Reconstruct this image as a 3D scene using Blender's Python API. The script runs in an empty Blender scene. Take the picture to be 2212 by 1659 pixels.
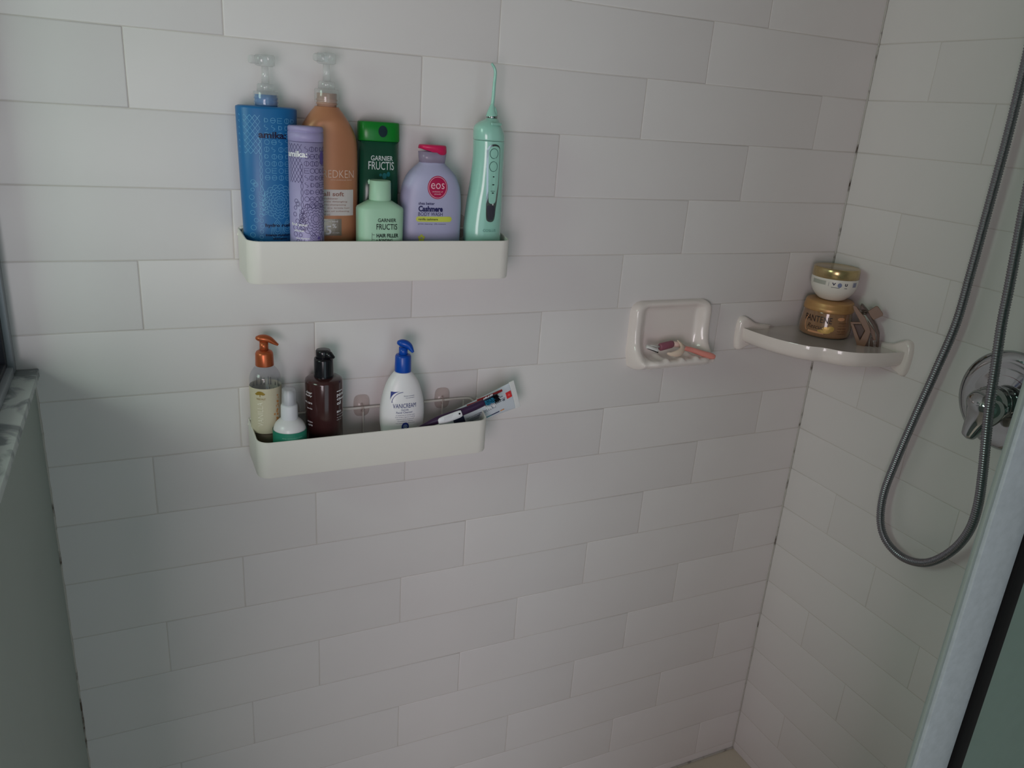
import bpy, bmesh, math, random
from mathutils import Vector, Matrix
random.seed(7)
sc = bpy.context.scene
COL = sc.collection
PI = math.pi

# ------------------------------------------------------------------ camera
CX, CY, CZ = 0.02170, -1.21305, 1.58317
FPX = 1682.3655
RT = Vector((0.90674, -0.41590, 0.06972)); FW = Vector((0.41422, 0.84739, -0.33218)); UP = Vector((0.07907, 0.33008, 0.94063))
cam_d = bpy.data.cameras.new('camera'); cam = bpy.data.objects.new('camera', cam_d); COL.objects.link(cam)
M = Matrix(((RT.x, UP.x, -FW.x, CX), (RT.y, UP.y, -FW.y, CY), (RT.z, UP.z, -FW.z, CZ), (0, 0, 0, 1)))
cam.matrix_world = M
cam_d.sensor_fit = 'HORIZONTAL'; cam_d.sensor_width = 36.0; cam_d.lens = 36.0 * FPX / 2212.0
cam_d.clip_start = 0.01
sc.camera = cam
C0 = Vector((CX, CY, CZ))
def ray(px, py):
    return RT * ((px - 1106) / FPX) + FW - UP * ((py - 829.5) / FPX)
def P(px, py, y):            # the point of the depth plane y = const seen at a spot of the photograph
    d = ray(px, py); return C0 + d * ((y - C0.y) / d.y)
def PX(px, py, x):
    d = ray(px, py); return C0 + d * ((x - C0.x) / d.x)

# ------------------------------------------------------------------ view + world + lights
sc.view_settings.view_transform = 'Standard'; sc.view_settings.look = 'None'
sc.view_settings.gamma = 1.0; sc.view_settings.use_curve_mapping = False
sc.view_settings.exposure = 0.23
w = bpy.data.worlds.new('world'); sc.world = w; w.use_nodes = True
bg = w.node_tree.nodes['Background']; bg.inputs[0].default_value = (0.55, 0.72, 0.78, 1); bg.inputs[1].default_value = 1.0
def area(name, loc, direction, sx, sy, power, col):
    l = bpy.data.lights.new(name, 'AREA'); l.shape = 'RECTANGLE'; l.size = sx; l.size_y = sy; l.energy = power; l.color = col
    o = bpy.data.objects.new(name, l); COL.objects.link(o); o.location = loc
    o.rotation_euler = Vector(direction).to_track_quat('-Z', 'Y').to_euler(); return o
# daylight through the bathroom window in the rear wall, left of the shower
area('bathroom_window_daylight', (-0.72, -2.118, 1.20), (0.0, 1, -0.05), 0.82, 0.90, 17.8, (1.0, 0.80, 0.86))
# lamp added to brighten the upper left, in a far left wall opening
area('left_fill_light', (-1.298, -0.70, 1.95), (1, 0.45, -0.1), 0.58, 0.50, 5.8, (0.80, 1.0, 0.82))
# dim fill lamp added in an unseen opening of the rear wall
area('rear_fill_light', (0.4, -2.118, 1.0), (0, 1, 0), 0.80, 1.70, 0.35, (0.78, 0.90, 1.0))

# ------------------------------------------------------------------ materials
def lin(c):
    r = []
    for v in c:
        v = v / 255.0
        r.append(v / 12.92 if v <= 0.04045 else ((v + 0.055) / 1.055) ** 2.4)
    return r
MATS = {}
def mat(name, col, rough=0.4, metal=0.0, trans=0.0, var=0.04, bump=0.0, scale=60.0, ior=1.45, coat=0.0, sss=0.0, spec=0.5):
    if name in MATS: return MATS[name]
    m = bpy.data.materials.new(name); m.use_nodes = True; nt = m.node_tree; b = nt.nodes['Principled BSDF']
    l = lin(col)
    tc = nt.nodes.new('ShaderNodeTexCoord'); n = nt.nodes.new('ShaderNodeTexNoise'); n.inputs['Scale'].default_value = scale; n.inputs['Detail'].default_value = 3
    nt.links.new(tc.outputs['Object'], n.inputs['Vector'])
    mx = nt.nodes.new('ShaderNodeMix'); mx.data_type = 'RGBA'
    mx.inputs[6].default_value = (*[max(0, v * (1 - var)) for v in l], 1); mx.inputs[7].default_value = (*[min(1, v * (1 + var)) for v in l], 1)
    nt.links.new(n.outputs['Fac'], mx.inputs[0]); nt.links.new(mx.outputs[2], b.inputs['Base Color'])
    b.inputs['Roughness'].default_value = rough; b.inputs['Metallic'].default_value = metal
    b.inputs['Transmission Weight'].default_value = trans; b.inputs['IOR'].default_value = ior
    b.inputs['Coat Weight'].default_value = coat; b.inputs['Specular IOR Level'].default_value = spec
    if sss: b.inputs['Subsurface Weight'].default_value = sss; b.inputs['Subsurface Scale'].default_value = 0.01
    if bump:
        bp = nt.nodes.new('ShaderNodeBump'); bp.inputs['Strength'].default_value = bump; bp.inputs['Distance'].default_value = 0.001
        nt.links.new(n.outputs['Fac'], bp.inputs['Height']); nt.links.new(bp.outputs[0], b.inputs['Normal'])
    MATS[name] = m; return m
def thin(name, tint, gloss=0.5, rough=0.08, base=0.0, bcol=(255, 255, 255), ior=1.45):
    """thin clear plastic / glass sheet: see-through, with a surface reflection and an optional milky share"""
    if name in MATS: return MATS[name]
    m = bpy.data.materials.new(name); m.use_nodes = True; nt = m.node_tree; nt.nodes.clear()
    out = nt.nodes.new('ShaderNodeOutputMaterial'); tr = nt.nodes.new('ShaderNodeBsdfTransparent'); tr.inputs[0].default_value = (*lin(tint), 1)
    gl = nt.nodes.new('ShaderNodeBsdfGlossy'); gl.inputs['Roughness'].default_value = rough
    df = nt.nodes.new('ShaderNodeBsdfDiffuse'); n = nt.nodes.new('ShaderNodeTexNoise'); n.inputs['Scale'].default_value = 40
    cr = nt.nodes.new('ShaderNodeMix'); cr.data_type = 'RGBA'; l = lin(bcol)
    cr.inputs[6].default_value = (*[v * .92 for v in l], 1); cr.inputs[7].default_value = (*l, 1)
    tc = nt.nodes.new('ShaderNodeTexCoord'); nt.links.new(tc.outputs['Object'], n.inputs['Vector'])
    nt.links.new(n.outputs['Fac'], cr.inputs[0]); nt.links.new(cr.outputs[2], df.inputs[0])
    tl = nt.nodes.new('ShaderNodeBsdfTranslucent'); nt.links.new(cr.outputs[2], tl.inputs[0]); md = nt.nodes.new('ShaderNodeMixShader'); md.inputs[0].default_value = 0.5
    nt.links.new(df.outputs[0], md.inputs[1]); nt.links.new(tl.outputs[0], md.inputs[2])
    m1 = nt.nodes.new('ShaderNodeMixShader'); m1.inputs[0].default_value = base
    nt.links.new(tr.outputs[0], m1.inputs[1]); nt.links.new(md.outputs[0], m1.inputs[2])
    lw = nt.nodes.new('ShaderNodeLayerWeight'); pw = nt.nodes.new('ShaderNodeMath'); pw.operation = 'POWER'; pw.inputs[1].default_value = 5.0; nt.links.new(lw.outputs['Facing'], pw.inputs[0])
    lw.inputs[0].default_value = 0.5
    f0 = ((ior - 1) / (ior + 1)) ** 2; mu = nt.nodes.new('ShaderNodeMath'); mu.operation = 'MULTIPLY_ADD'; mu.inputs[1].default_value = gloss * (1 - f0) * .8; mu.inputs[2].default_value = gloss * f0; nt.links.new(pw.outputs[0], mu.inputs[0])
    m2 = nt.nodes.new('ShaderNodeMixShader'); nt.links.new(mu.outputs[0], m2.inputs[0])
    nt.links.new(m1.outputs[0], m2.inputs[1]); nt.links.new(gl.outputs[0], m2.inputs[2]); nt.links.new(m2.outputs[0], out.inputs[0])
    MATS[name] = m; return m

M_TILE = mat('glazed_tile', (222, 217, 216), 0.42, var=0.02, bump=0.05, scale=9.0)
M_GROUT = mat('grout', (206, 199, 194), 0.8, var=0.06, scale=30)
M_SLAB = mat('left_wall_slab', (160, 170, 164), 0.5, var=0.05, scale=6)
M_SHELF = mat('shelf_white_enamel', (228, 224, 217), 0.42, var=0.01)
M_CERAM = mat('white_ceramic', (232, 221, 216), 0.16, var=0.02, scale=20, coat=0.4)
M_CHROME = mat('chrome', (168, 172, 172), 0.07, 1.0, var=0.0)
M_HOSE = mat('hose_steel', (140, 140, 146), 0.30, 1.0, var=0.03)
M_BLACK = mat('black_rubber', (4, 4, 5), 0.7, var=0.1, spec=0.2)
M_INK = mat('ink_dark', (14, 14, 30), 0.5, var=0.02)
M_INKW = mat('ink_white', (235, 235, 238), 0.5, var=0.02)
M_CEIL = mat('ceiling_paint', (140, 140, 134), 0.8)
M_FLOOR = mat('shower_pan', (206, 198, 180), 0.4, var=0.05, scale=12)
M_ALU = mat('door_aluminium', (160, 168, 171), 0.5, 0.1, var=0.16, scale=110)
M_FRAME = mat('window_frame_metal', (150, 156, 162), 0.45, 0.3, var=0.05)
M_GASK = mat('window_gasket', (20, 22, 32), 0.5)

# marble of the sill
M_MARB = bpy.data.materials.new('marble_sill'); M_MARB.use_nodes = True
nt = M_MARB.node_tree; b = nt.nodes['Principled BSDF']; b.inputs['Roughness'].default_value = 0.25
tc = nt.nodes.new('ShaderNodeTexCoord'); n = nt.nodes.new('ShaderNodeTexNoise'); n.inputs['Scale'].default_value = 14; n.inputs['Detail'].default_value = 8; n.inputs['Distortion'].default_value = 1.6
nt.links.new(tc.outputs['Object'], n.inputs['Vector'])
rp = nt.nodes.new('ShaderNodeValToRGB'); rp.color_ramp.elements[0].position = 0.42; rp.color_ramp.elements[0].color = (*lin((120, 128, 130)), 1)
rp.color_ramp.elements[1].position = 0.56; rp.color_ramp.elements[1].color = (*lin((196, 204, 202)), 1)
nt.links.new(n.outputs['Fac'], rp.inputs[0]); nt.links.new(rp.outputs[0], b.inputs['Base Color'])

# caulk with mould specks and cracks
M_CAULK = bpy.data.materials.new('caulk_bead'); M_CAULK.use_nodes = True
nt = M_CAULK.node_tree; b = nt.nodes['Principled BSDF']; b.inputs['Roughness'].default_value = 0.5
tc = nt.nodes.new('ShaderNodeTexCoord'); n = nt.nodes.new('ShaderNodeTexNoise'); n.inputs['Scale'].default_value = 26; n.inputs['Detail'].default_value = 6
nt.links.new(tc.outputs['Object'], n.inputs['Vector'])
rp = nt.nodes.new('ShaderNodeValToRGB'); rp.color_ramp.elements[0].position = 0.55; rp.color_ramp.elements[0].color = (*lin((186, 182, 176)), 1)
rp.color_ramp.elements[1].position = 0.66; rp.color_ramp.elements[1].color = (*lin((70, 54, 44)), 1)
nt.links.new(n.outputs['Fac'], rp.inputs[0]); nt.links.new(rp.outputs[0], b.inputs['Base Color'])

# ------------------------------------------------------------------ mesh helpers
def sharpen(bm, ang=0.6):
    for f in bm.faces: f.smooth = True
    for e in bm.edges:
        if len(e.link_faces) == 2 and e.calc_face_angle(0) > ang: e.smooth = False
def obj(name, bm, m, parent=None, loc=None, rot=None, ang=0.6, flat=False):
    if flat and not isinstance(bm, bpy.types.Mesh):          # print: every larger line of lettering becomes an object of its own
        ly = bm.faces.layers.int.get('pc'); ids = sorted({f[ly] for f in bm.faces}) if ly else [0]
        for k in ids[1:]:
            b2 = bm.copy(); l2 = b2.faces.layers.int.get('pc')
            bmesh.ops.delete(b2, geom=[f for f in b2.faces if f[l2] != k], context='FACES'); me = bpy.data.meshes.new(name); b2.to_mesh(me); b2.free(); me.materials.append(m)
            o2 = bpy.data.objects.new('lettering', me); COL.objects.link(o2)
            if parent: o2.parent = parent
        if len(ids) > 1: bmesh.ops.delete(bm, geom=[f for f in bm.faces if f[ly] != ids[0]], context='FACES')
        me = bpy.data.meshes.new(name); bm.to_mesh(me); bm.free(); me.materials.append(m)
        o = bpy.data.objects.new(name, me); COL.objects.link(o)
        if parent: o.parent = parent
        if name in ('line_artwork', 'label_print', 'tube_print', 'small_print', 'foil_print', 'teal_print', 'orange_print', 'drip_streaks', 'stamp_print', 'panel_print', 'tree_print', 'gold_print', 'peach_print', 'badge_print') or (name == 'lettering' and (len(ids) == 1 or ids[0] == 0)): o['kind'] = 'stuff'
        if name.endswith('lettering') and len(me.vertices) and len(ids) == 1 and ids[0] > 0 and 'kind' in o: del o['kind']
        return o
    if bm is not None and not isinstance(bm, bpy.types.Mesh):
        if not flat: sharpen(bm, ang)
        me = bpy.data.meshes.new(name); bm.to_mesh(me); bm.free()
    else: me = bm
    if m is not None and len(me.materials) == 0: me.materials.append(m)
    o = bpy.data.objects.new(name, me); COL.objects.link(o)
    if parent: o.parent = parent
    if loc is not None: o.location = loc
    if rot is not None: o.rotation_euler = rot
    return o
def thing(name, label, cat, loc=(0, 0, 0), rot=(0, 0, 0), group=None):
    o = bpy.data.objects.new(name, None); COL.objects.link(o); o.empty_display_size = 0.02
    o.location = loc; o.rotation_euler = rot; o['label'] = label; o['category'] = cat
    if group: o['group'] = group
    return o
def struct(name, bm, m, parent=None, **k):
    o = obj(name, bm, m, parent, **k)
    if not parent: o['kind'] = 'structure'
    return o
def NB():
    b = bmesh.new(); b.faces.layers.int.new('pc'); PC[0] = 0; return b
PC = [0]
def box(bm, x0, x1, y0, y1, z0, z1, bev=0.0, seg=2):
    t = bmesh.new()
    vs = [t.verts.new((x, y, z)) for x in (x0, x1) for y in (y0, y1) for z in (z0, z1)]
    for f in ((0, 1, 3, 2), (4, 6, 7, 5), (0, 4, 5, 1), (2, 3, 7, 6), (0, 2, 6, 4), (1, 5, 7, 3)): t.faces.new([vs[i] for i in f])
    bmesh.ops.recalc_face_normals(t, faces=t.faces)
    if bev: bmesh.ops.bevel(t, geom=t.edges[:], offset=bev, segments=seg, profile=0.5, affect='EDGES')
    me = bpy.data.meshes.new('t'); t.to_mesh(me); t.free(); bm.from_mesh(me); bpy.data.meshes.remove(me); return bm
def ring_pts(rx, ry, n, cx, cy, z, seg):
    r = []
    for i in range(seg):
        a = 2 * PI * i / seg; c, s = math.cos(a), math.sin(a)
        r.append(Vector((cx + rx * math.copysign(abs(c) ** (2 / n), c), cy + ry * math.copysign(abs(s) ** (2 / n), s), z)))
    return r
def skin(bm, rings, cap0=True, cap1=True, closed=True):
    R = [[bm.verts.new(p) for p in r] for r in rings]; n = len(R[0])
    for a, b_ in zip(R, R[1:]):
        for i in range(n if closed else n - 1):
            j = (i + 1) % n
            try: bm.faces.new((a[i], a[j], b_[j], b_[i]))
            except ValueError: pass
    if cap0: bm.faces.new(R[0][::-1])
    if cap1: bm.faces.new(R[-1])
    return bm
class Body:
    """a bottle-like solid: super-elliptic cross sections (z, rx, ry, n[, cx]) stacked along z"""
    def __init__(s, secs, smooth=1):
        s.secs = [tuple(q) + ((0.0,) if len(q) == 4 else ()) for q in secs]
        if smooth > 1:
            o = []; S = s.secs
            for i in range(len(S) - 1):
                p0 = S[max(0, i - 1)]; p1 = S[i]; p2 = S[i + 1]; p3 = S[min(len(S) - 1, i + 2)]
                for k in range(smooth):
                    t = k / smooth
                    o.append(tuple(0.5 * ((2 * b) + (-a + c) * t + (2 * a - 5 * b + 4 * c - d) * t * t + (-a + 3 * b - 3 * c + d) * t ** 3) for a, b, c, d in zip(p0, p1, p2, p3)))
            o.append(S[-1]); s.secs = o
    def mesh(s, seg=48, cap0=True, cap1=True, bm=None):
        bm = bm or NB(); return skin(bm, [ring_pts(q[1], q[2], q[3], q[4], 0, q[0], seg) for q in s.secs], cap0, cap1)
    def at(s, z):
        S = s.secs
        for a, b_ in zip(S, S[1:]):
            lo, hi = sorted((a[0], b_[0]))
            if lo <= z <= hi and hi > lo:
                t = (z - a[0]) / (b_[0] - a[0]); return [a[i] + (b_[i] - a[i]) * t for i in range(5)]
        return S[0] if z < S[0][0] else S[-1]
    def pt(s, u, z, off=0.0003):
        q = s.at(z); rx, ry, n, cx = q[1] + off, q[2] + off, q[3], q[4]
        if n < 2.05:
            a = u / max(rx, 1e-4); a = max(-1.5, min(1.5, a)); return Vector((cx + rx * math.sin(a), -ry * math.cos(a), z))
        k = max(-0.995, min(0.995, u / rx)); return Vector((cx + u, -ry * (1 - abs(k) ** n) ** (1 / n), z))
class Plane:
    def __init__(s, f): s.f = f
    def pt(s, u, z, off=0.0003): return s.f(u, z, off)
TXT = {}
def text_mesh(body, bold):
    k = (body, bold)
    if k in TXT: return TXT[k]
    cu = bpy.data.curves.new('txt', 'FONT'); cu.body = body; cu.size = 1.0; cu.offset = bold; cu.resolution_u = 3; cu.fill_mode = 'FRONT'
    o = bpy.data.objects.new('txt', cu); COL.objects.link(o)
    dg = bpy.context.evaluated_depsgraph_get(); me = bpy.data.meshes.new_from_object(o.evaluated_get(dg))
    bpy.data.objects.remove(o); bpy.data.curves.remove(cu)
    vs = [(v.co.x, v.co.y) for v in me.vertices]; fs = [tuple(p.vertices) for p in me.polygons]; bpy.data.meshes.remove(me)
    x0 = min(v[0] for v in vs); x1 = max(v[0] for v in vs); y0 = min(v[1] for v in vs); y1 = max(v[1] for v in vs)
    r = ([((v[0] - x0) / (x1 - x0), (v[1] - y0) / (y1 - y0)) for v in vs], fs, (x1 - x0) / (y1 - y0)); TXT[k] = r; return r
def text(bm, surf, body, u, z, w_, h, bold=0.0, rot=0, slant=0.0, off=0.0003):
    """lettering wrapped on a surface: centre (u,z), box w_ x h ; rot=90 reads upwards, -90 downwards"""
    vs, fs, asp = text_mesh(body, bold)
    if w_ is None: w_ = h * asp
    a = math.radians(rot); ca, sa = math.cos(a), math.sin(a); V = []
    for x, y in vs:
        dx = (x - .5) * w_ + slant * (y - .5) * h; dy = (y - .5) * h
        V.append(bm.verts.new(surf.pt(u + dx * ca - dy * sa, z + dx * sa + dy * ca, off)))
    ly = bm.faces.layers.int['pc']; k = 0
    if h >= .0062: PC[0] += 1; k = PC[0]
    for f in fs:
        try: bm.faces.new([V[i] for i in f])[ly] = k
        except ValueError: pass
def line(bm, surf, pts, wd=0.0004, off=0.00025, closed=False):
    n = len(pts); L = []; 
    for i in range(n):
        a = pts[(i - 1) % n if closed else max(0, i - 1)]; b_ = pts[(i + 1) % n if closed else min(n - 1, i + 1)]
        dx, dy = b_[0] - a[0], b_[1] - a[1]; l = math.hypot(dx, dy) or 1; nx, ny = -dy / l * wd / 2, dx / l * wd / 2
        p = pts[i]; L.append((bm.verts.new(surf.pt(p[0] + nx, p[1] + ny, off)), bm.verts.new(surf.pt(p[0] - nx, p[1] - ny, off))))
    for i in range(n if closed else n - 1):
        a = L[i]; b_ = L[(i + 1) % n]; bm.faces.new((a[0], a[1], b_[1], b_[0]))
def patch(bm, surf, pts, off=0.0002, nu=8, nz=6):
    """a rectangle (u0,u1,z0,z1) laid on the surface"""
    u0, u1, z0, z1 = pts
    G = [[bm.verts.new(surf.pt(u0 + (u1 - u0) * i / nu, z0 + (z1 - z0) * j / nz, off)) for i in range(nu + 1)] for j in range(nz + 1)]
    for j in range(nz):
        for i in range(nu): bm.faces.new((G[j][i], G[j][i + 1], G[j + 1][i + 1], G[j + 1][i]))
def disc(bm, surf, u, z, ru, rz, off=0.0002, n=28):
    c = bm.verts.new(surf.pt(u, z, off)); rs = []
    for k in (0.5, 1.0): rs.append([bm.verts.new(surf.pt(u + ru * k * math.cos(2 * PI * i / n), z + rz * k * math.sin(2 * PI * i / n), off)) for i in range(n)])
    for i in range(n):
        j = (i + 1) % n; bm.faces.new((c, rs[0][i], rs[0][j])); bm.faces.new((rs[0][i], rs[1][i], rs[1][j], rs[0][j]))
def poly(bm, surf, pts, off=0.0002):
    bm.faces.new([bm.verts.new(surf.pt(p[0], p[1], off)) for p in pts])
def circ(u, z, ru, rz=None, n=20, a0=0, a1=2 * PI):
    rz = rz or ru; e = n if abs(a1 - a0) < 6.2 else n - 1
    return [(u + ru * math.cos(a0 + (a1 - a0) * i / n), z + rz * math.sin(a0 + (a1 - a0) * i / n)) for i in range(e + 1)]
def tube(bm, pts, rads, seg=12, caps=True, flat=1.0, upv=None):
    pts = [Vector(p) for p in pts]; n = len(pts)
    if not hasattr(rads, '__len__'): rads = [rads] * n
    t0 = (pts[1] - pts[0]).normalized(); nrm = (upv or Vector((0, 0, 1))); nrm = (nrm - t0 * nrm.dot(t0))
    if nrm.length < 1e-3: nrm = Vector((1, 0, 0)) - t0 * t0.x
    nrm.normalize(); rings = []
    for i in range(n):
        t = (pts[min(n - 1, i + 1)] - pts[max(0, i - 1)]).normalized(); nrm = (nrm - t * nrm.dot(t)).normalized(); bi = t.cross(nrm)
        r = rads[i]; rings.append([pts[i] + nrm * (r * math.cos(2 * PI * k / seg)) + bi * (r * flat * math.sin(2 * PI * k / seg)) for k in range(seg)])
    return skin(bm, rings, caps, caps)
def spline(pts, m=8):
    pts = [Vector(p) for p in pts]; o = []
    for i in range(len(pts) - 1):
        p0 = pts[max(0, i - 1)]; p1 = pts[i]; p2 = pts[i + 1]; p3 = pts[min(len(pts) - 1, i + 2)]
        for k in range(m):
            t = k / m; o.append(0.5 * ((2 * p1) + (-p0 + p2) * t + (2 * p0 - 5 * p1 + 4 * p2 - p3) * t * t + (-p0 + 3 * p1 - 3 * p2 + p3) * t ** 3))
    o.append(pts[-1]); return o
def lathe(bm, prof, seg=40, cx=0, cy=0, cap0=True, cap1=True):
    return skin(bm, [ring_pts(r, r, 2, cx, cy, z, seg) for z, r in prof], cap0, cap1)
def extrude_poly(bm, pts, d):
    """pts: 3D points of a planar outline, d: extrusion vector"""
    a = [bm.verts.new(p) for p in pts]; b_ = [bm.verts.new(Vector(p) + d) for p in pts]; n = len(pts)
    bm.faces.new(a); bm.faces.new(b_[::-1])
    for i in range(n): bm.faces.new((a[i], b_[i], b_[(i + 1) % n], a[(i + 1) % n]))
    bmesh.ops.recalc_face_normals(bm, faces=bm.faces)

# ------------------------------------------------------------------ room
W = 0.4064; H = 0.1015586; ZT = 17.24 * H; XL = -0.134; XR = 1.3574; CEIL = 2.44; YB = -2.12
DV = {0: -.0096, 1: .0042, 2: -.0091, 3: .008, 4: .0032, 5: .0092, 6: -.0017, 7: .0072, 8: -.0093, 9: .0005, 10: -.0035, 11: -.0031, 12: .0226, 13: -.0187}
OFF = {-1: -.017, 0: .016, 1: .044, 2: -.019, 3: .016, 4: .029, 5: -.032, 6: .008, 7: .019, 8: -.037, 9: -.009, 10: .014, 11: -.033, 12: 0.0}
FR = {0: 1 / 3, 1: 0.0, 2: 2 / 3}
def zrow(v): return ZT - (v + DV.get(v, 0)) * H
GAP = 0.0005
def tile_mesh(wd, ht):
    """front of a tile with a soft pillowed edge, in x/z, front face on y=0, edges falling back"""
    bm = NB(); rings = []
    for ins, dep in ((0, 0.0020), (0.0000, 0.0008), (0.0006, 0.00025), (0.0018, 0.0)):
        x0, x1, z0, z1 = ins, wd - ins, ins, ht - ins
        rings.append([Vector(p) for p in ((x0, dep, z0), (x1, dep, z0), (x1, dep, z1), (x0, dep, z1))])
    skin(bm, rings, False, True)
    for f in bm.faces: f.smooth = True
    big = max(bm.faces, key=lambda f: f.calc_area())
    for e in big.edges: e.smooth = True
    me = bpy.data.meshes.new('tile'); bm.to_mesh(me); bm.free(); me.materials.append(M_TILE); return me
TCACHE = {}
def lay_tiles(wall, u0, u1, joints_of_row, place):
    for r in range(-7, 18):
        zt, zb = min(zrow(r), CEIL), max(zrow(r + 1), 0.0)
        if zt - zb < 0.012: continue
        js = [u0] + [j for j in joints_of_row(r) if u0 + 0.012 < j < u1 - 0.012] + [u1]
        for a, b_ in zip(js, js[1:]):
            wd = b_ - a - 2 * GAP; ht = zt - zb - 2 * GAP; key = (round(wd, 4), round(ht, 4))
            if key not in TCACHE: TCACHE[key] = tile_mesh(wd, ht)
            o = bpy.data.objects.new('tile', TCACHE[key]); COL.objects.link(o); o.parent = wall
            place(o, a + GAP, zb + GAP)
            o.rotation_euler.x += random.uniform(-.0012, .0012)
bm = NB(); box(bm, -1.36, XR + 0.12, 0.0006, 0.12, 0, CEIL)
wall_back = struct('wall_back', bm, M_GROUT)
def jb(r):
    f = FR[r % 3] + OFF.get(r, {0: .005, 1: .02, 2: -.03}[r % 3]); return [(k + f) * W for k in range(-2, 5)]
def place_back(o, a, z): o.location = (a, random.uniform(-.00015, .00015), z); o.rotation_euler.z = random.uniform(-.0008, .0008)
lay_tiles(wall_back, -0.158, XR - .0008, jb, place_back)
bm = NB(); box(bm, XR + 0.0006, XR + 0.12, YB, 0.0016, 0, CEIL)
wall_right = struct('wall_right', bm, M_GROUT)
def jr(r): return sorted([(0.139 + W * (k + ((r - 3) % 3) / 3.0)) for k in range(-2, 4)])
def place_right(o, a, z):
    o.location = (XR + random.uniform(-.00015, .00015), -a, z); o.rotation_euler = (0, 0, -PI / 2)
lay_tiles(wall_right, 0.0008, 1.42, jr, place_right)
# low wall at the left, glass above it
SZ = 1.1935; WY1 = -0.84; WZ1 = 2.05; RXL = -1.36
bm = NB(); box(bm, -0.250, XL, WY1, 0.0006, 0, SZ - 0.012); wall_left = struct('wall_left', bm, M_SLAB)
bm = NB(); box(bm, -0.256, -0.1265, WY1 - .006, -0.0006, SZ - 0.012, SZ, 0.0012); struct('trim_1', bm, M_MARB)
bm = NB(); wx0, wx1, wz0, wz1 = -1.17, -0.27, 0.71, 1.69
for x0, x1, z0, z1 in ((RXL, wx0, 0, CEIL), (wx1, -0.04, 0, CEIL), (-0.04, 0.84, 2.03, CEIL), (0.84, XR + 0.12, 0, CEIL), (wx0, wx1, 0, wz0), (wx0, wx1, wz1, CEIL)): box(bm, x0, x1, YB - 0.1, YB, z0, z1)
struct('wall_rear', bm, mat('rear_wall_paint', (120, 122, 116), 0.8))
bm = NB(); box(bm, RXL, RXL + .06, YB, 0.12, 0, 1.65); box(bm, RXL, RXL + .06, YB, 0.12, 2.25, CEIL); box(bm, RXL, RXL + .06, YB, -1.03, 1.65, 2.25); box(bm, RXL, RXL + .06, -.37, .12, 1.65, 2.25)
struct('wall_far_left', bm, mat('left_room_paint', (140, 148, 142), 0.8))
bm = NB(); box(bm, RXL, XR + 0.12, YB - 0.1, 0.12, CEIL, CEIL + 0.1); struct('ceiling', bm, M_CEIL)
bm = NB(); box(bm, RXL, XR + 0.12, YB - 0.1, 0.12, -0.1, 0.0); struct('floor', bm, M_FLOOR)
def yz_frame(bm, x0, x1, y0, y1, z0, z1, t):
    box(bm, x0, x1, y0, y1, z0, z0 + t, .001); box(bm, x0, x1, y0, y1, z1 - t, z1, .001)
    box(bm, x0, x1, y0, y0 + t, z0 + t, z1 - t, .001); box(bm, x0, x1, y1 - t, y1, z0 + t, z1 - t, .001)
gp = thing('glass_partition', 'grey framed glass panel standing on the marble sill at the left edge', 'glass panel', (-0.17, -0.42, SZ)); gp0 = Vector((-0.17, -0.42, SZ))
def ginto(bm):
    bmesh.ops.translate(bm, verts=bm.verts, vec=-gp0); return bm
bm = NB(); box(bm, -0.185, -0.153, -0.0186, -0.0006, SZ + .0002, WZ1, .001); box(bm, -0.185, -0.153, WY1, -0.0266, SZ + .0002, SZ + .012, .001); obj('frame', ginto(bm), M_FRAME, gp)
bm = NB(); box(bm, -0.180, -0.160, -0.0340, -0.0186, SZ + .012, WZ1, .001); box(bm, -0.180, -0.160, WY1, -0.034, SZ + .012, SZ + .020, .001); obj('gasket', ginto(bm), M_GASK, gp)
bm = NB(); box(bm, -0.176, -0.172, WY1 + .002, -0.034, SZ + .020, WZ1); obj('pane', ginto(bm), thin('window_glass', (246, 251, 250), 1.0, 0.02), gp)
bm = NB(); box(bm, -.07, -.04, YB - .05, YB + .012, 0, 2.06); box(bm, .84, .87, YB - .05, YB + .012, 0, 2.06); box(bm, -.04, .84, YB - .05, YB + .012, 2.03, 2.06)
struct('fill_opening_frame', bm, M_CEIL)  # unseen frame, added around the rear opening that holds the fill lamp
win = thing('window_1', 'w', 'w'); del win['label']; del win['category']; win['kind'] = 'structure'
bm = NB(); t_ = .04
box(bm, wx0, wx0 + t_, YB - .06, YB + .005, wz0, wz1); box(bm, wx1 - t_, wx1, YB - .06, YB + .005, wz0, wz1); box(bm, wx0 + t_, wx1 - t_, YB - .06, YB + .005, wz0, wz0 + t_); box(bm, wx0 + t_, wx1 - t_, YB - .06, YB + .005, wz1 - t_, wz1)
obj('window_frame', bm, M_FRAME, win)
bm = NB(); box(bm, wx0 + t_, wx1 - t_, YB + .006, YB + .010, wz0 + t_, wz1 - t_); obj('pane', bm, MATS['window_glass'], win)
# caulk beads in the corners
def bead(name, x, s, z0, z1):
    bm = NB(); rings = []; n = int((z1 - z0) / 0.008)
    for i in range(n + 1):
        r = 0.0022 + 0.0009 * random.random(); z = z0 + (z1 - z0) * i / n
        rings.append([Vector((x, 0.001, z)), Vector((x + s * r, 0.001, z)), Vector((x + s * r * .6, -r * .6, z)), Vector((x, -r, z))])
    skin(bm, rings); struct(name, bm, M_CAULK)
bead('trim_2', XL, 1, 0.0, SZ - .012); bead('trim_3', XR, -1, 0.0, CEIL)
bm = NB(); box(bm, XL + .002, XR - .002, -0.004, 0.001, 0.0, 0.004, .001); struct('baseboard_back', bm, M_CAULK)

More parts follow.
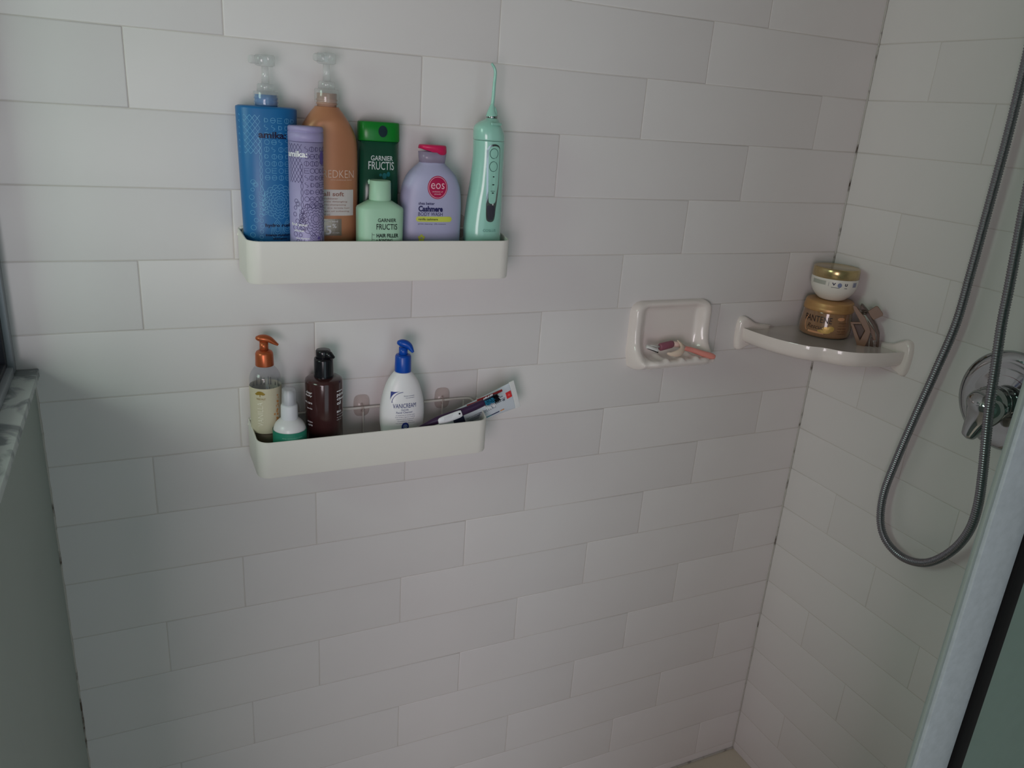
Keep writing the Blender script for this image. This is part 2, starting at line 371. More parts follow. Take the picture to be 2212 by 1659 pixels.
# ------------------------------------------------------------------ shower door at the right
YD = -0.80
dr = thing('shower_door', 'glass shower door with pale metal edge strip and black seal at the right edge', 'door', (0.785, YD, 0.02))
def dl(x): return x - 0.785
bm = NB(); box(bm, dl(.7548), dl(.8165), -.006, .006, 0, 1.98, .002); obj('edge_strip', bm, M_ALU, dr)
bm = NB(); box(bm, dl(.7500), dl(.7560), -.002, .002, 0, 1.98, .0008); obj('seal_fin', bm, mat('vinyl_fin', (132, 142, 136), .5), dr)
bm = NB(); box(bm, dl(.8165), dl(.8390), -.010, .010, 0, 1.98, .003); obj('black_seal', bm, M_BLACK, dr)
bm = NB(); box(bm, dl(.8390), dl(1.352), -.004, .004, 0, 1.98); obj('glass_panel', bm, thin('green_glass', (150, 174, 164), .6, .05, .55, (172, 194, 184)), dr)

# ------------------------------------------------------------------ wall bins
def bin_(name, label, xl, xr, zb, zt, D=0.10, R=0.020, rail_z=0.006, rr=0.014):
    base = Vector(((xl + xr) / 2, 0, zb)); t = thing(name, label, 'shelf', base)
    hw = (xr - xl) / 2; T = 0.0022; h = zt - zb
    def plan(ins, flare=1.0):
        pts = []; r = R - ins
        x0, x1 = -hw + ins, hw - ins; yf = -D + ins; yb = -0.004
        pts.append((x1 + rr * flare, yb))
        for i in range(9):
            a = -PI / 2 * i / 8; pts.append((x1 - r + r * math.cos(a), yf + r + r * math.sin(a)))
        for i in range(9):
            a = -PI / 2 - PI / 2 * i / 8; pts.append((x0 + r + r * math.cos(a), yf + r + r * math.sin(a)))
        pts.append((x0 - 0.001, yb)); return pts
    def zt_at(y): return h + rail_z * (1 - min(1, (-y) / D))
    bm = NB(); O = plan(0); I = plan(T)
    o0 = [bm.verts.new((x, y, .001)) for x, y in plan(.001)]; o0b = [bm.verts.new((x, y, .003)) for x, y in O]; o1 = [bm.verts.new((x, y, zt_at(y) - .0006)) for x, y in O]
    m1 = [bm.verts.new(((a[0] + b_[0]) / 2, (a[1] + b_[1]) / 2, zt_at(a[1]))) for a, b_ in zip(O, I)]
    i1 = [bm.verts.new((x, y, zt_at(y) - .0006)) for x, y in I]; i0 = [bm.verts.new((x, y, .003)) for x, y in I]
    n = len(O)
    for A, B in ((o0, o0b), (o0b, o1), (o1, m1), (m1, i1), (i1, i0)):
        for i in range(n - 1): bm.faces.new((A[i], A[i + 1], B[i + 1], B[i]))
    bm.faces.new(o0[::-1]); bm.faces.new(i0)
    for k in (0, -1):
        q = [o0[k], o0b[k], o1[k], m1[k], i1[k], i0[k]]; bm.faces.new(q if k == 0 else q[::-1])
    bmesh.ops.recalc_face_normals(bm, faces=bm.faces)
    obj('tray', bm, M_SHELF, t, ang=0.7)
    zr = h + rail_z + .001; xa, xb = -hw - .001, hw + rr
    pts = [(xa, -.006, zr - .012), (xa + .004, -.006, zr - .004), (xa + .014, -.006, zr)] + [(xa + .014 + (xb - .03 - xa - .014) * i / 4, -.006, zr) for i in range(1, 5)] + [(xb - .012, -.006, zr - .004), (xb - .003, -.006, zr - .016), (xb, -.007, zr - .026)]
    bm = NB(); tube(bm, spline(pts, 5), .0021, 10); obj('back_rail', bm, M_SHELF, t)
    for f in (.14, .47, .83, .93):
        x = xa + (xb - xa) * f; bm = NB(); tube(bm, [(x, -.0055, zr - .001), (x, -.0055, .0035)], .0013, 8); obj('back_rod', bm, M_SHELF, t)
    ht = thin('clear_hook', (252, 249, 248), .9, .15, .16, (250, 242, 238))
    for f in (.17, .465, .83):
        x = xa + (xb - xa) * f; bm = NB(); rings = []
        for y in (-.0006, -.0030):
            rings.append([Vector((x + .0135 * math.copysign(abs(math.cos(a)) ** .6, math.cos(a)), y, zr + .003 + .019 * math.copysign(abs(math.sin(a)) ** .6, math.sin(a)))) for a in [2 * PI * i / 28 for i in range(28)]])
        skin(bm, rings); hk = obj('adhesive_hook', bm, ht, t)
        bm = NB(); tube(bm, spline([(x, -.003, zr + .006), (x, -.010, zr + .003), (x, -.010, zr - .004), (x, -.004, zr - .006)], 4), .002, 8); obj('hook_lip', bm, ht, hk)
    return t
ua = P(533, 522, -.10); ub = P(1107, 520, -.10)
UZ0, UZ1 = 1.3268, 1.3880
bin_('shower_shelf', 'upper white wall shelf holding tall shampoo bottles', 0.1488, 0.5492, UZ0, UZ1, rail_z=.0035)
LZ0, LZ1 = 1.0252, 1.0858
bin_('shower_shelf', 'lower white wall shelf holding pump bottles and toothbrush', 0.1512, 0.5292, LZ0, LZ1, rail_z=.004, rr=.016)
B1 = UZ0 + .0032; B2 = LZ0 + .0032

def rows(y, base, rows_, cx=None):
    """bottle outline read off the photograph on the depth plane y -> [(z, halfwidth)], centre x"""
    out = []; cs = []
    for py, xl, xr in rows_:
        a, b_ = P(xl, py, y), P(xr, py, y); out.append(((a.z + b_.z) / 2 - base, (b_.x - a.x) / 2)); cs.append((a.x + b_.x) / 2)
    return out, (sum(cs) / len(cs) if cx is None else cx)
def ribs(bm, z0, z1, r, n=40, d=.0004): 
    rings = []
    for z in (z0, z1):
        rings.append([Vector(((r + (d if i % 2 else 0)) * math.cos(2 * PI * i / (2 * n)), (r + (d if i % 2 else 0)) * math.sin(2 * PI * i / (2 * n)), z)) for i in range(2 * n)])
    skin(bm, rings)

# ------------------------------------------------------------------ upper shelf: large blue pump bottle
CLEAR = thin('clear_plastic', (252, 253, 253), 1.2, .10, .22, (250, 252, 252), 1.5)
def t_pump(root, z, r, stem_h, top_w, ofs):
    bm = NB(); lathe(bm, [(z, r), (z + .0012, r * 1.02), (z + .0165, r * 1.0), (z + .018, r * .96)], 36, cap0=False); obj('collar', bm, CLEAR, root)
    bm = NB(); lathe(bm, [(z + .018, r * .70), (z + .0265, r * .68), (z + .028, r * .6)], 30); obj('collar_ring', bm, CLEAR, root)
    bm = NB(); lathe(bm, [(z + .028, .0052), (z + .028 + stem_h, .0045)], 20); obj('stem', bm, CLEAR, root)
    zz = z + .028 + stem_h
    bm = Body([(zz, .0100, .0085, 2.3), (zz + .0015, .0128, .0098, 2.5), (zz + .0125, .0132, .0100, 2.5), (zz + .0145, .0120, .0090, 2.4)]).mesh(32)
    hd = obj('pump_head', bm, CLEAR, root)
    q = Body([(-.002, .0056, .0052, 2.6), (.013, .0052, .0048, 2.6), (.015, .0046, .0042, 2.6)]).mesh(20)
    bmesh.ops.rotate(q, verts=q.verts, cent=(0, 0, 0), matrix=Matrix.Rotation(PI / 2, 3, 'Y')); bmesh.ops.rotate(q, verts=q.verts, cent=(0, 0, 0), matrix=Matrix.Rotation(ofs[1], 3, 'Z'))
    d = Vector((math.cos(ofs[1]), math.sin(ofs[1]), 0)) * .009
    bmesh.ops.translate(q, verts=q.verts, vec=(d.x, d.y, zz + .0075)); obj('spout', q, CLEAR, hd)
y = -.033
r_, cx = rows(y, B1, [(520, 527, 640), (232, 508, 641)])
t = thing('pump_bottle', 'large flat-topped blue bottle with clear T-shaped pump, leftmost on upper shelf', 'bottle', (cx, y, B1))
h = r_[1][0]; rt = r_[1][1]; rb = r_[0][1]
B = Body([(0, rb - .003, .020, 2.2), (.002, rb - .0008, .0235, 2.2), (r_[0][0], rb, .025, 2.2), (h - .002, rt, .026, 2.2), (h, rt - .0006, .0255, 2.2), (h + .0015, rt - .004, .023, 2.2), (h + .002, .02, .016, 2.0)])
M_BLUE = mat('blue_plastic', (26, 104, 162), .38, var=.02)
obj('body', B.mesh(64), M_BLUE, t)
bm = NB(); lathe(bm, [(h + .001, .0150), (h + .006, .0150), (h + .0065, .0157), (h + .008, .0157), (h + .0085, .015), (h + .011, .015), (h + .0115, .0157), (h + .013, .0157), (h + .0135, .0148), (h + .0165, .0148)], 36); obj('threaded_neck', bm, mat('blue_neck', (62, 120, 178), .4), t)
t_pump(t, h + .0026, .0166, .022, .02, (PI / 2, PI * 1.16))
def artwork(bm, S, z0, z1, hw, wd, seed, top_grid=True, skip=None):
    rnd = random.Random(seed)
    L = lambda p, c=False: line(bm, S, p, wd, closed=c)
    # zig-zag lattice and chains of drops down the left side
    zt = z1
    for k in range(4):
        u0 = -hw * .92 + k * hw * .17
        L([(u0 + (hw * .085 if i % 2 else -hw * .085), zt - i * .0085) for i in range(7)])
        L([(u0 + (-hw * .085 if i % 2 else hw * .085), zt - i * .0085) for i in range(7)])
    for i in range(9): L(circ(-hw * .34, zt - .030 - i * .0085, .0016, .0040, 12), True)
    for i in range(5): L([(-hw * .34 + .004 * math.sin(a), zt - .105 + .022 * (a / PI - .5) - i * 0.0) for a in [PI * j / 10 for j in range(11)]]) if i == 0 else None
    for i in range(10):
        L(circ(-hw * .62 + rnd.uniform(-.003, .003), z0 + .008 + i * (z1 - z0) * .055, .0022 + .0012 * rnd.random(), n=14), True)
        L(circ(-hw * .40 + rnd.uniform(-.002, .002), z0 + .004 + i * (z1 - z0) * .04, .0024, .0026, 14), True)
    # letter-like glyph blocks in the upper right
    for j in range(9):
        for i in range(5):
            u = -hw * .12 + i * hw * .24 + rnd.uniform(-.0006, .0006); z = z1 - .006 - j * .0095
            if z < z0 + (z1 - z0) * .46: continue
            g = rnd.randint(0, 5); s = .0032
            if g == 0: L(circ(u, z, s), True); L([(u, z - s), (u, z + s)])
            elif g == 1: L([(u - s, z - s), (u - s, z + s), (u + s, z + s)]); L([(u - s, z), (u + s * .7, z)]); L([(u - s, z - s), (u + s, z - s)])
            elif g == 2: L(circ(u, z, s), True)
            elif g == 3: L([(u - s * .7, z - s), (u - s * .7, z + s)]); L(circ(u - s * .1, z, s * .75, n=12), True)
            elif g == 4: L(circ(u, z, s), True); L([(u - s, z), (u + s, z)])
            else: L([(u + s * math.sin(a * 1.9) * .8, z - s + 2 * s * a / PI) for a in [PI * q / 8 for q in range(9)]])
    # big rosette of scale-like petals
    cu, cz = hw * .28, z0 + (z1 - z0) * .40
    for ri, (rad, n_) in enumerate(((.006, 10), (.0095, 12), (.013, 14), (.0165, 16), (.0200, 17))):
        for q in range(n_):
            a = 2 * PI * (q + .5 * (ri % 2)) / n_; pr = rad * PI / n_ * 1.05
            L(circ(cu + rad * math.cos(a), cz + rad * math.sin(a), pr, n=9, a0=a - PI / 2, a1=a + PI / 2))
    L(circ(cu, cz, .0045), True)
    # nested drops under the rosette
    dz = z0 + (z1 - z0) * .19
    for k in (1.0, .75, .5, .28):
        L([(cu - .004 + .0115 * k * math.sin(a) * math.sin(a / 2), dz + .014 * k * math.cos(a) + .002) for a in [2 * PI * q / 24 for q in range(24)]], True)
    for k in (1.0, .7, .4):
        L([(cu + .010 + .007 * k * math.sin(a) * math.sin(a / 2), dz + .010 * k * math.cos(a) + .006) for a in [2 * PI * q / 20 for q in range(20)]], True)
    L([(cu - .016 + .030 * q / 12, z0 + .010 - .006 * math.sin(PI * q / 12)) for q in range(13)])
    for q in range(12):
        a = 2 * PI * q / 12; L([(-hw * .55 + .0016 * math.cos(a), z0 + (z1 - z0) * .52 + .0016 * math.sin(a)), (-hw * .55 + .0042 * math.cos(a), z0 + (z1 - z0) * .52 + .0042 * math.sin(a))])
    for q in range(5): # leaves
        for s in (-1, 1):
            z = z0 + (z1 - z0) * (.30 + .035 * q); L([(-hw * .30, z), (-hw * .30 + s * .002, z + .0035), (-hw * .30 + s * .006, z + .0062), (-hw * .30 + s * .0045, z + .002), (-hw * .30, z)])
bm = NB(); artwork(bm, B, .030, h - .010, rt * .93, .00050, 3); obj('line_artwork', bm, mat('artwork_light_blue', (104, 172, 212), .45, var=.02), t, flat=True)
q0 = P(590, 291, y - .025); q1 = P(600, 487, y - .025)
bm = NB(); text(bm, B, 'amika:', .0035, P(588, 292, y - .026).z - B1, .037, .0090, .03, off=.0005)
text(bm, B, 'hydro rush', .0085, P(600, 488, y - .026).z - B1, .037, .0062, .03, off=.0005); text(bm, B, 'intense moisture', .0080, P(598, 508, y - .026).z - B1, .036, .0032, .03, off=.0005); text(bm, B, 'shampoo', .0100, P(602, 516, y - .026).z - B1, .020, .0034, .03, off=.0005)
obj('lettering', bm, mat('ink_navy', (8, 14, 58), .5), t, flat=True)

# ------------------------------------------------------------------ lavender tube bottle
y = -.0738
r_, cx = rows(y, B1, [(520, 630, 702), (282, 619, 695)])
hz = P(657, 272, y).z - B1; rr = (r_[0][1] + r_[1][1]) / 2
t = thing('bottle', 'lavender cylindrical bottle with dark line flowers in front of the blue bottle', 'bottle', (cx, y, B1))
B = Body([(0, rr - .001, rr - .001, 2), (.001, rr, rr, 2), (hz - .0205, rr, rr, 2)])
M_LAV = mat('lavender_plastic', (166, 158, 200), .42, var=.02)
obj('body', B.mesh(56), M_LAV, t)
BC = Body([(hz - .0200, rr - .0004, rr - .0004, 2), (hz - .0198, rr + .0002, rr + .0002, 2), (hz - .0078, rr + .0003, rr + .0003, 2), (hz - .0074, rr - .0006, rr - .0006, 2), (hz - .0068, rr - .0006, rr - .0006, 2), (hz - .0064, rr + .0003, rr + .0003, 2), (hz - .0015, rr, rr, 2), (hz, rr - .0014, rr - .0014, 2)])
obj('flip_cap', BC.mesh(56), mat('lavender_cap', (160, 152, 194), .45), t, ang=.4)
bm = NB(); artwork(bm, B, .022, hz - .023, rr * 1.30, .00052, 11); obj('line_artwork', bm, mat('artwork_violet', (48, 38, 92), .5), t, flat=True)
bm = NB(); disc(bm, B, .0215, hz - .040, .0048, .0095, .0004, 20); obj('printed_leaf', bm, mat('artwork_violet_soft', (96, 80, 150), .5), t, flat=True)
bm = NB(); disc(bm, B, .013, .062, .0022, .0022, .0004, 12); obj('printed_dot', bm, MATS['artwork_violet_soft'], t, flat=True)
bm = NB(); text(bm, B, 'amika:', -.0185, P(636, 333, y - rr).z - B1, .032, .0080, .03, off=.0006)
text(bm, B, 'find your', -.0160, P(640, 487, y - rr).z - B1, .026, .0052, .02, off=.0006); text(bm, B, 'gloss', -.0165, P(645, 500, y - rr).z - B1, .015, .0042, .02, off=.0006)
text(bm, B, 'gloss shampoo', -.011, P(645, 516, y - rr).z - B1, .020, .0030, .02, off=.0006)
obj('lettering', bm, M_INKW, t, flat=True)

# ------------------------------------------------------------------ bronze round-shouldered bottle
y = -.033
t_cx = P(706, 240, y).x
rw = [(520, 640, 773), (400, 640, 772), (330, 645, 771), (300, 650, 768), (280, 655, 761), (262, 664, 751), (246, 676, 741), (238, 684, 735), (232, 690, 731)]
S = []
for py, xl, xr in rw:
    b_ = P(xr, py, y); S.append((b_.z - B1, b_.x - t_cx))
S = [(z, min(r, .0440)) for z, r in S]
t = thing('pump_bottle', 'large bronze round-shouldered bottle with clear pump behind the lavender bottle', 'bottle', (t_cx, y, B1))
fr = lambda r: min(.0235, r * .75 + .002)
B = Body([(0, .041, .020, 2.3), (.003, .0432, .0232, 2.3)] + [(z, r, fr(r), 2.3 if r > .03 else 2.0 + (r - .012) / .018 * .3) for z, r in S])
BB = Body(B.secs, 3)
obj('body', BB.mesh(56), mat('bronze_pearl', (188, 130, 96), .36, .2, var=.03), t)
hz = S[-1][0]
bm = NB(); lathe(bm, [(hz - .001, .0135), (hz + .003, .0135), (hz + .0032, .0150), (hz + .0045, .0150), (hz + .005, .0140), (hz + .008, .0140), (hz + .0085, .015), (hz + .010, .015), (hz + .0105, .0138), (hz + .018, .0138)], 36); obj('threaded_neck', bm, mat('bronze_neck', (176, 140, 122), .4), t)
t_pump(t, hz + .0056, .0168, .0225, .02, (PI / 2, PI * 1.22))
def F_(px, py, yy, base): return P(px, py, yy).z - base
yf = y - .0235
bm = NB(); text(bm, B, 'REDKEN', P(732, 376, yf).x - t_cx, F_(732, 376, yf, B1), .046, .0105, -.012, off=.0006); text(bm, B, '5TH AVENUE NYC', P(738, 389, yf).x - t_cx, F_(738, 389, yf, B1), .032, .0016, 0, off=.0006)
obj('lettering', bm, mat('ink_cream', (222, 196, 180), .5), t, flat=True)
a = P(770, 470, yf); zlo, zhi = F_(735, 466, yf, B1), F_(735, 410, yf, B1); u1 = P(765, 440, yf).x - t_cx
bm = NB(); patch(bm, B, (-.024, u1, zlo, zhi), .0004, 12, 3); lb = obj('label', bm, mat('label_white', (205, 200, 196), .55), t, flat=True)
bm = NB(); text(bm, B, 'all soft', .0040, F_(720, 419, yf, B1), .030, .0062, .02, off=.0008)
for i, (tx, wd) in enumerate((('conditioner', .024), ('gentle detangling', .038), ('apres-shampooing', .036), ('for dry, brittle hair', .042), ('argan oil softening', .041), ('300 ml', .012))):
    text(bm, B, tx, -.014 + wd / 2, F_(725, 429, yf, B1) - i * .0046, wd, .0024, 0, off=.0008)
obj('label_print', bm, mat('ink_brown', (150, 108, 96), .5), lb, flat=True)
bm = NB(); patch(bm, B, (P(695, 490, yf).x - t_cx, P(738, 490, yf).x - t_cx, F_(720, 509, yf, B1), F_(720, 473, yf, B1)), .0004, 6, 2); fo = obj('foil_patch', bm, mat('silver_foil', (165, 150, 138), .3, .7), t, flat=True)
bm = NB(); ux = P(712, 490, yf).x - t_cx
text(bm, B, 'acidic bond', ux + .002, F_(715, 478, yf, B1), .020, .0026, 0, off=.0007); text(bm, B, '5', ux - .002, F_(711, 497, yf, B1), .009, .013, .02, off=.0007); text(bm, B, '%', ux + .007, F_(722, 488, yf, B1), .006, .006, .0, off=.0007); text(bm, B, 'care complex', ux + .009, F_(726, 503, yf, B1), .011, .0024, 0, off=.0007)
obj('foil_print', bm, M_INKW, fo, flat=True)

# ------------------------------------------------------------------ tall green bottle
y = -.0225
r_, cx = rows(y, B1, [(500, 774, 866), (340, 774, 860), (264, 771, 860)], P(816, 400, y).x)
t = thing('bottle', 'tall dark green translucent bottle with bright green cap behind the mint bottle', 'bottle', (cx, y, B1))
h = P(818, 263, y).z - B1; hc = P(818, 305, y).z - B1
B = Body([(0, .029, .014, 3), (.003, .0310, .0165, 3), (.06, .0312, .0175, 3), (.12, .0303, .0175, 3), (hc, .0300, .0170, 3.2)])
obj('body', B.mesh(56), mat('green_translucent', (34, 92, 70), .22, trans=.25, var=.08, scale=25), t)
BCp = Body([(hc + .0005, .0306, .0172, 3.2), (hc + .002, .0310, .0178, 3.4), (h - .0015, .0305, .0165, 3.6), (h, .0295, .0155, 3.6)])
cp = obj('flip_cap', BCp.mesh(56), mat('cap_green', (20, 132, 44), .3, trans=.15), t)
bm = NB(); disc(bm, BCp, P(827, 284, y - .017).x - cx, F_(827, 284, y - .017, B1), .0068, .0082, .0006); obj('thumb_dimple', bm, mat('dark_dot', (6, 34, 42), .3), cp, flat=True)
bm = NB(); xx = P(825, 350, y - .017).x - cx
text(bm, B, 'GARNIER', xx, F_(825, 342, y - .017, B1), .0335, .0072, .012, off=.0006); text(bm, B, 'FRUCTIS', xx - .0008, F_(824, 358, y - .017, B1), .039, .0118, .006, off=.0006)
obj('lettering', bm, mat('ink_silver', (205, 214, 212), .4), t, flat=True)
bm = NB(); disc(bm, B, xx - .002, F_(824, 378, y - .017, B1), .0022, .0022, .0006); disc(bm, B, xx + .004, F_(824, 380, y - .017, B1), .0034, .0044, .0006); disc(bm, B, xx + .010, F_(824, 376, y - .017, B1), .0028, .0036, .0006); patch(bm, B, (xx + .006, xx + .015, F_(845, 425, y - .017, B1), F_(845, 395, y - .017, B1)), .0005, 4, 3)
obj('teal_print', bm, mat('ink_teal', (14, 112, 116), .4), t, flat=True)

# ------------------------------------------------------------------ mint bottle
y = -.0725
cx = P(820, 480, y).x
t = thing('bottle', 'small pale mint bottle with cylindrical cap in front of the green bottle', 'bottle', (cx, y, B1))
zs = P(820, 446, y).z - B1; zn = P(820, 434, y).z - B1; zc = P(819, 389, y).z - B1; rw_ = (P(868, 480, y).x - P(771, 480, y).x) / 2
B = Body([(0, rw_ - .002, .018, 3.4), (.0015, rw_ - .0004, .0195, 3.4), (zs - .003, rw_, .020, 3.4), (zs, rw_ - .0012, .0192, 3.4), (zn + .001, .0175, .015, 2.2), (zn + .0012, .014, .013, 2)])
M_MINT = mat('mint_plastic', (166, 206, 178), .45, var=.02)
obj('body', B.mesh(56), M_MINT, t, ang=.5)
BCp = Body([(zn + .0012, .0158, .0150, 2.2), (zn + .003, .0160, .0152, 2.2), (zc - .001, .0152, .0146, 2.2), (zc, .0142, .0136, 2.2), (zc - .0012, .011, .010, 2.2)])
cp = obj('flip_cap', BCp.mesh(40), M_MINT, t, ang=.5)
bm = NB(); tube(bm, [(-.0158, .002, zc - .006), (-.0163, .002, zc - .002), (-.0150, .002, zc)], .0016, 8); obj('hinge_tab', bm, M_MINT, cp)
yf = y - .020; bm = NB(); xx = P(836, 480, yf).x - cx
text(bm, B, 'GARNIER', xx, F_(835, 476, yf, B1), .0275, .0052, .012, off=.0006); text(bm, B, 'FRUCTIS', xx, F_(835, 490, yf, B1), .0315, .0084, .006, off=.0006)
text(bm, B, 'HAIR FILLER', xx + .0012, F_(836, 509, yf, B1), .0335, .0056, .03, off=.0006); text(bm, B, '+ BONDING', xx - .0035, F_(831, 519, yf, B1), .025, .0042, .02, off=.0006)
u = xx - .022; za = F_(801, 503, yf, B1)
line(bm, B, [(u, za), (u, za - .03)], .0004, .0005); 
for k in range(4): line(bm, B, [(u, za - .003 - .0068 * k), (u + .004, za - .003 - .0068 * k)], .0004, .0005)
obj('lettering', bm, mat('ink_green_black', (10, 28, 22), .5), t, flat=True)

# ------------------------------------------------------------------ lavender body wash
y = -.047
cx = P(930, 440, y).x
rw = [(515, 865, 992), (450, 864, 993.5), (410, 867, 991), (390, 873, 986), (375, 881, 979), (362, 892, 968), (355, 900, 960), (350, 905, 957)]
S = [(F_(930, py, y, B1), (P(xr, py, y).x - P(xl, py, y).x) / 2) for py, xl, xr in rw]
t = thing('bottle', 'lavender rounded body wash bottle with magenta cap and round magenta badge', 'bottle', (cx, y, B1))
B = Body([(0, .044, .019, 2.6), (.003, .0475, .0215, 2.6)] + [(z, r, min(.0225, .006 + r * .42), 2.6 - .4 * (r < .03)) for z, r in S])
M_LIL = mat('lilac_plastic', (174, 173, 204), .42, var=.02)
B2_ = Body(B.secs, 3); obj('body', B2_.mesh(56), M_LIL, t)
z0 = S[-1][0]; zt_ = F_(934, 313, y, B1)
BC1 = Body([(z0 - .0005, .0195, .0140, 2.6), (z0 + .006, .0205, .0150, 2.6), (zt_ - .010, .0213, .0155, 2.6)])
obj('cap_base', BC1.mesh(40), thin('lilac_clear', (225, 215, 235), .8, .2, .60, (214, 202, 226)), t)
BC2 = Body([(zt_ - .0098, .0215, .0157, 2.6), (zt_ - .0015, .0208, .0152, 2.6), (zt_, .0196, .0142, 2.6)])
bm = BC2.mesh(40)
for v in bm.verts:
    if v.co.z < zt_ - .006:
        s = v.co.x / .021; v.co.z += .0042 - .0078 * max(0, min(1, (s + .2) / .55)) + .004 * max(0, (s - .72) / .28)
obj('flip_cap', bm, mat('magenta_cap', (205, 30, 88), .38), t)
yf = y - .0215; bu = P(945, 404, yf).x - cx; bz = F_(945, 405, yf, B1); ru = (P(967, 404, yf).x - P(924, 404, yf).x) / 2; rz = (F_(945, 380, yf, B1) - F_(945, 430, yf, B1)) / 2
bm = NB(); disc(bm, B, bu, bz, ru, rz, .0005, 36); bd = obj('round_badge', bm, mat('magenta_badge', (176, 12, 74), .45), t, flat=True)
bm = NB(); line(bm, B, circ(bu, bz, ru * .90, rz * .90, 36), .0006, .0008, True); text(bm, B, 'eos', bu, bz + .0022, .0215, .0085, -.005, off=.0009); text(bm, B, 'evolution of', bu, bz - .0060, .0165, .0019, .01, off=.0009); text(bm, B, 'smooth', bu, bz - .0095, .0105, .0019, .01, off=.0009)
obj('badge_print', bm, mat('ink_pink', (240, 196, 208), .5), bd, flat=True)
bm = NB(); lx = P(904, 450, yf).x - cx
def ltext(body, py, wpx, hh, bold):
    wd = wpx / 1482.0; text(bm, B, body, lx + wd / 2, F_(930, py, yf, B1), wd, hh, bold, off=.0006)
ltext('shea better', 439.5, 37, .0042, .015); ltext('Cashmere', 451, 57, .0088, .045); ltext('BODY WASH', 462.5, 57, .0054, 0); ltext('gentle cleansing \u00b7 24h moisture', 484, 66, .0020, 0)
obj('lettering', bm, mat('ink_indigo', (24, 22, 84), .5), t, flat=True)
bm = NB(); u0 = P(899, 473, yf).x - cx; u1 = P(976, 473, yf).x - cx; zc = F_(936, 473.5, yf, B1); hh = .0040
patch(bm, B, (u0 + hh, u1 - hh, zc - hh, zc + hh), .0005, 14, 2); disc(bm, B, u0 + hh, zc, hh, hh, .0005, 16); disc(bm, B, u1 - hh, zc, hh, hh, .0005, 16)
pl = obj('yellow_band', bm, mat('ink_yellow', (206, 214, 84), .5), t, flat=True)
bm = NB(); text(bm, B, 'vanilla cashmere', lx + .0155, zc, .031, .0032, .02, off=.0008); obj('band_print', bm, mat('ink_olive', (70, 76, 30), .5), pl, flat=True)
bm = NB(); u = P(910, 515, yf).x - cx; z = F_(910, 514, yf, B1)
for k in range(5):
    a = PI / 2 + 2 * PI * k / 5; disc(bm, B, u + .0034 * math.cos(a), z + .0034 * math.sin(a), .0022, .0022, .0006, 10)
obj('flower_print', bm, MATS['ink_yellow'], t, flat=True)

# ------------------------------------------------------------------ mint water flosser
y = -.052
cx = P(1052, 400, y).x
rw = [(520, 1003, 1077), (490, 1003.5, 1078), (460, 1007, 1080), (430, 1011.5, 1081), (400, 1017, 1082), (370, 1021, 1083), (340, 1024, 1085), (310, 1025, 1086.5), (290, 1025, 1086.5), (277, 1026, 1083), (270, 1030, 1080), (263, 1039, 1078), (258, 1049, 1076), (255, 1052, 1073)]
t = thing('water_flosser', 'mint green cordless water flosser with thin nozzle, rightmost on upper shelf', 'flosser', (cx, y, B1))
secs = []
for py, xl, xr in rw:
    a, b_ = P(xl, py, y), P(xr, py, y); r = (b_.x - a.x) / 2; secs.append(((a.z + b_.z) / 2 - B1, r, min(.024, r * .95), 2.3, (a.x + b_.x) / 2 - cx))
s0 = secs[0]
zsp = F_(1050, 303, y, B1)
lo = [q for q in secs if q[0] < zsp]; hi = [q for q in secs if q[0] >= zsp]
BF = Body([(0, s0[1] - .003, .020, 2.3, s0[4]), (.003, s0[1] - .0003, .0238, 2.3, s0[4])] + secs)
qs = list(BF.at(zsp)); 
M_FLOS = mat('flosser_mint', (156, 208, 192), .22, var=.01, coat=.4)
L1 = [(0, s0[1] - .003, .020, 2.3, s0[4]), (.003, s0[1] - .0003, .0238, 2.3, s0[4])] + lo + [(zsp - .0003, qs[1], qs[2], 2.3, qs[4])]
obj('body', Body(L1, 3).mesh(56), M_FLOS, t)
L2 = [(zsp + .0003, qs[1], qs[2], 2.3, qs[4])] + hi
tp = obj('head', Body(L2, 3).mesh(56), M_FLOS, t)
bm = NB(); box(bm, -.010, .010, -.0015, .0015, -.0022, .0022, .0014, 3); hp = BF.pt(.008, F_(1070, 268, y, B1)); obj('release_button', bm, M_FLOS, tp, loc=(P(1072, 268, y - .018).x - cx, -.0185, F_(1072, 268, y - .018, B1)), rot=(-.5, 0, .25))
zn = secs[-1][0]; ncx = secs[-1][4]
bm = NB(); lathe(bm, [(zn - .001, .0085), (zn + .001, .0090), (zn + .003, .0088), (zn + .0035, .0078)], 28, ncx); obj('chrome_ring', bm, M_CHROME, t)
nz = [P(1062, 251, y), P(1062, 240, y), P(1064, 225, y), P(1066, 205, y), P(1068, 180, y), P(1070, 160, y), P(1068.5, 148, y), P(1064, 140, y), P(1062, 137, y)]
nz = [Vector((p.x - cx, 0, p.z - B1)) for p in nz]; nz[0].z = zn + .003
bm = NB(); tube(bm, spline(nz, 4), [x for x in (lambda n: [max(.0016, .0068 * (1 - i / (n * .24)) ** 1.0 + .0030) if i < n * .24 else .0030 - .0012 * (i / n) for i in range(n)])(len(nz) * 4 - 3)], 16); nzo = obj('nozzle', bm, M_FLOS, t)
for s in (-1, 1):
    bm = NB(); tube(bm, spline([(ncx + s * .0052, -.004, zn + .003), (ncx + s * .0050, -.003, zn + .009), (ncx + s * .0024, -.001, zn + .016)], 4), .0019, 8); obj('nozzle_fin', bm, M_FLOS, nzo)
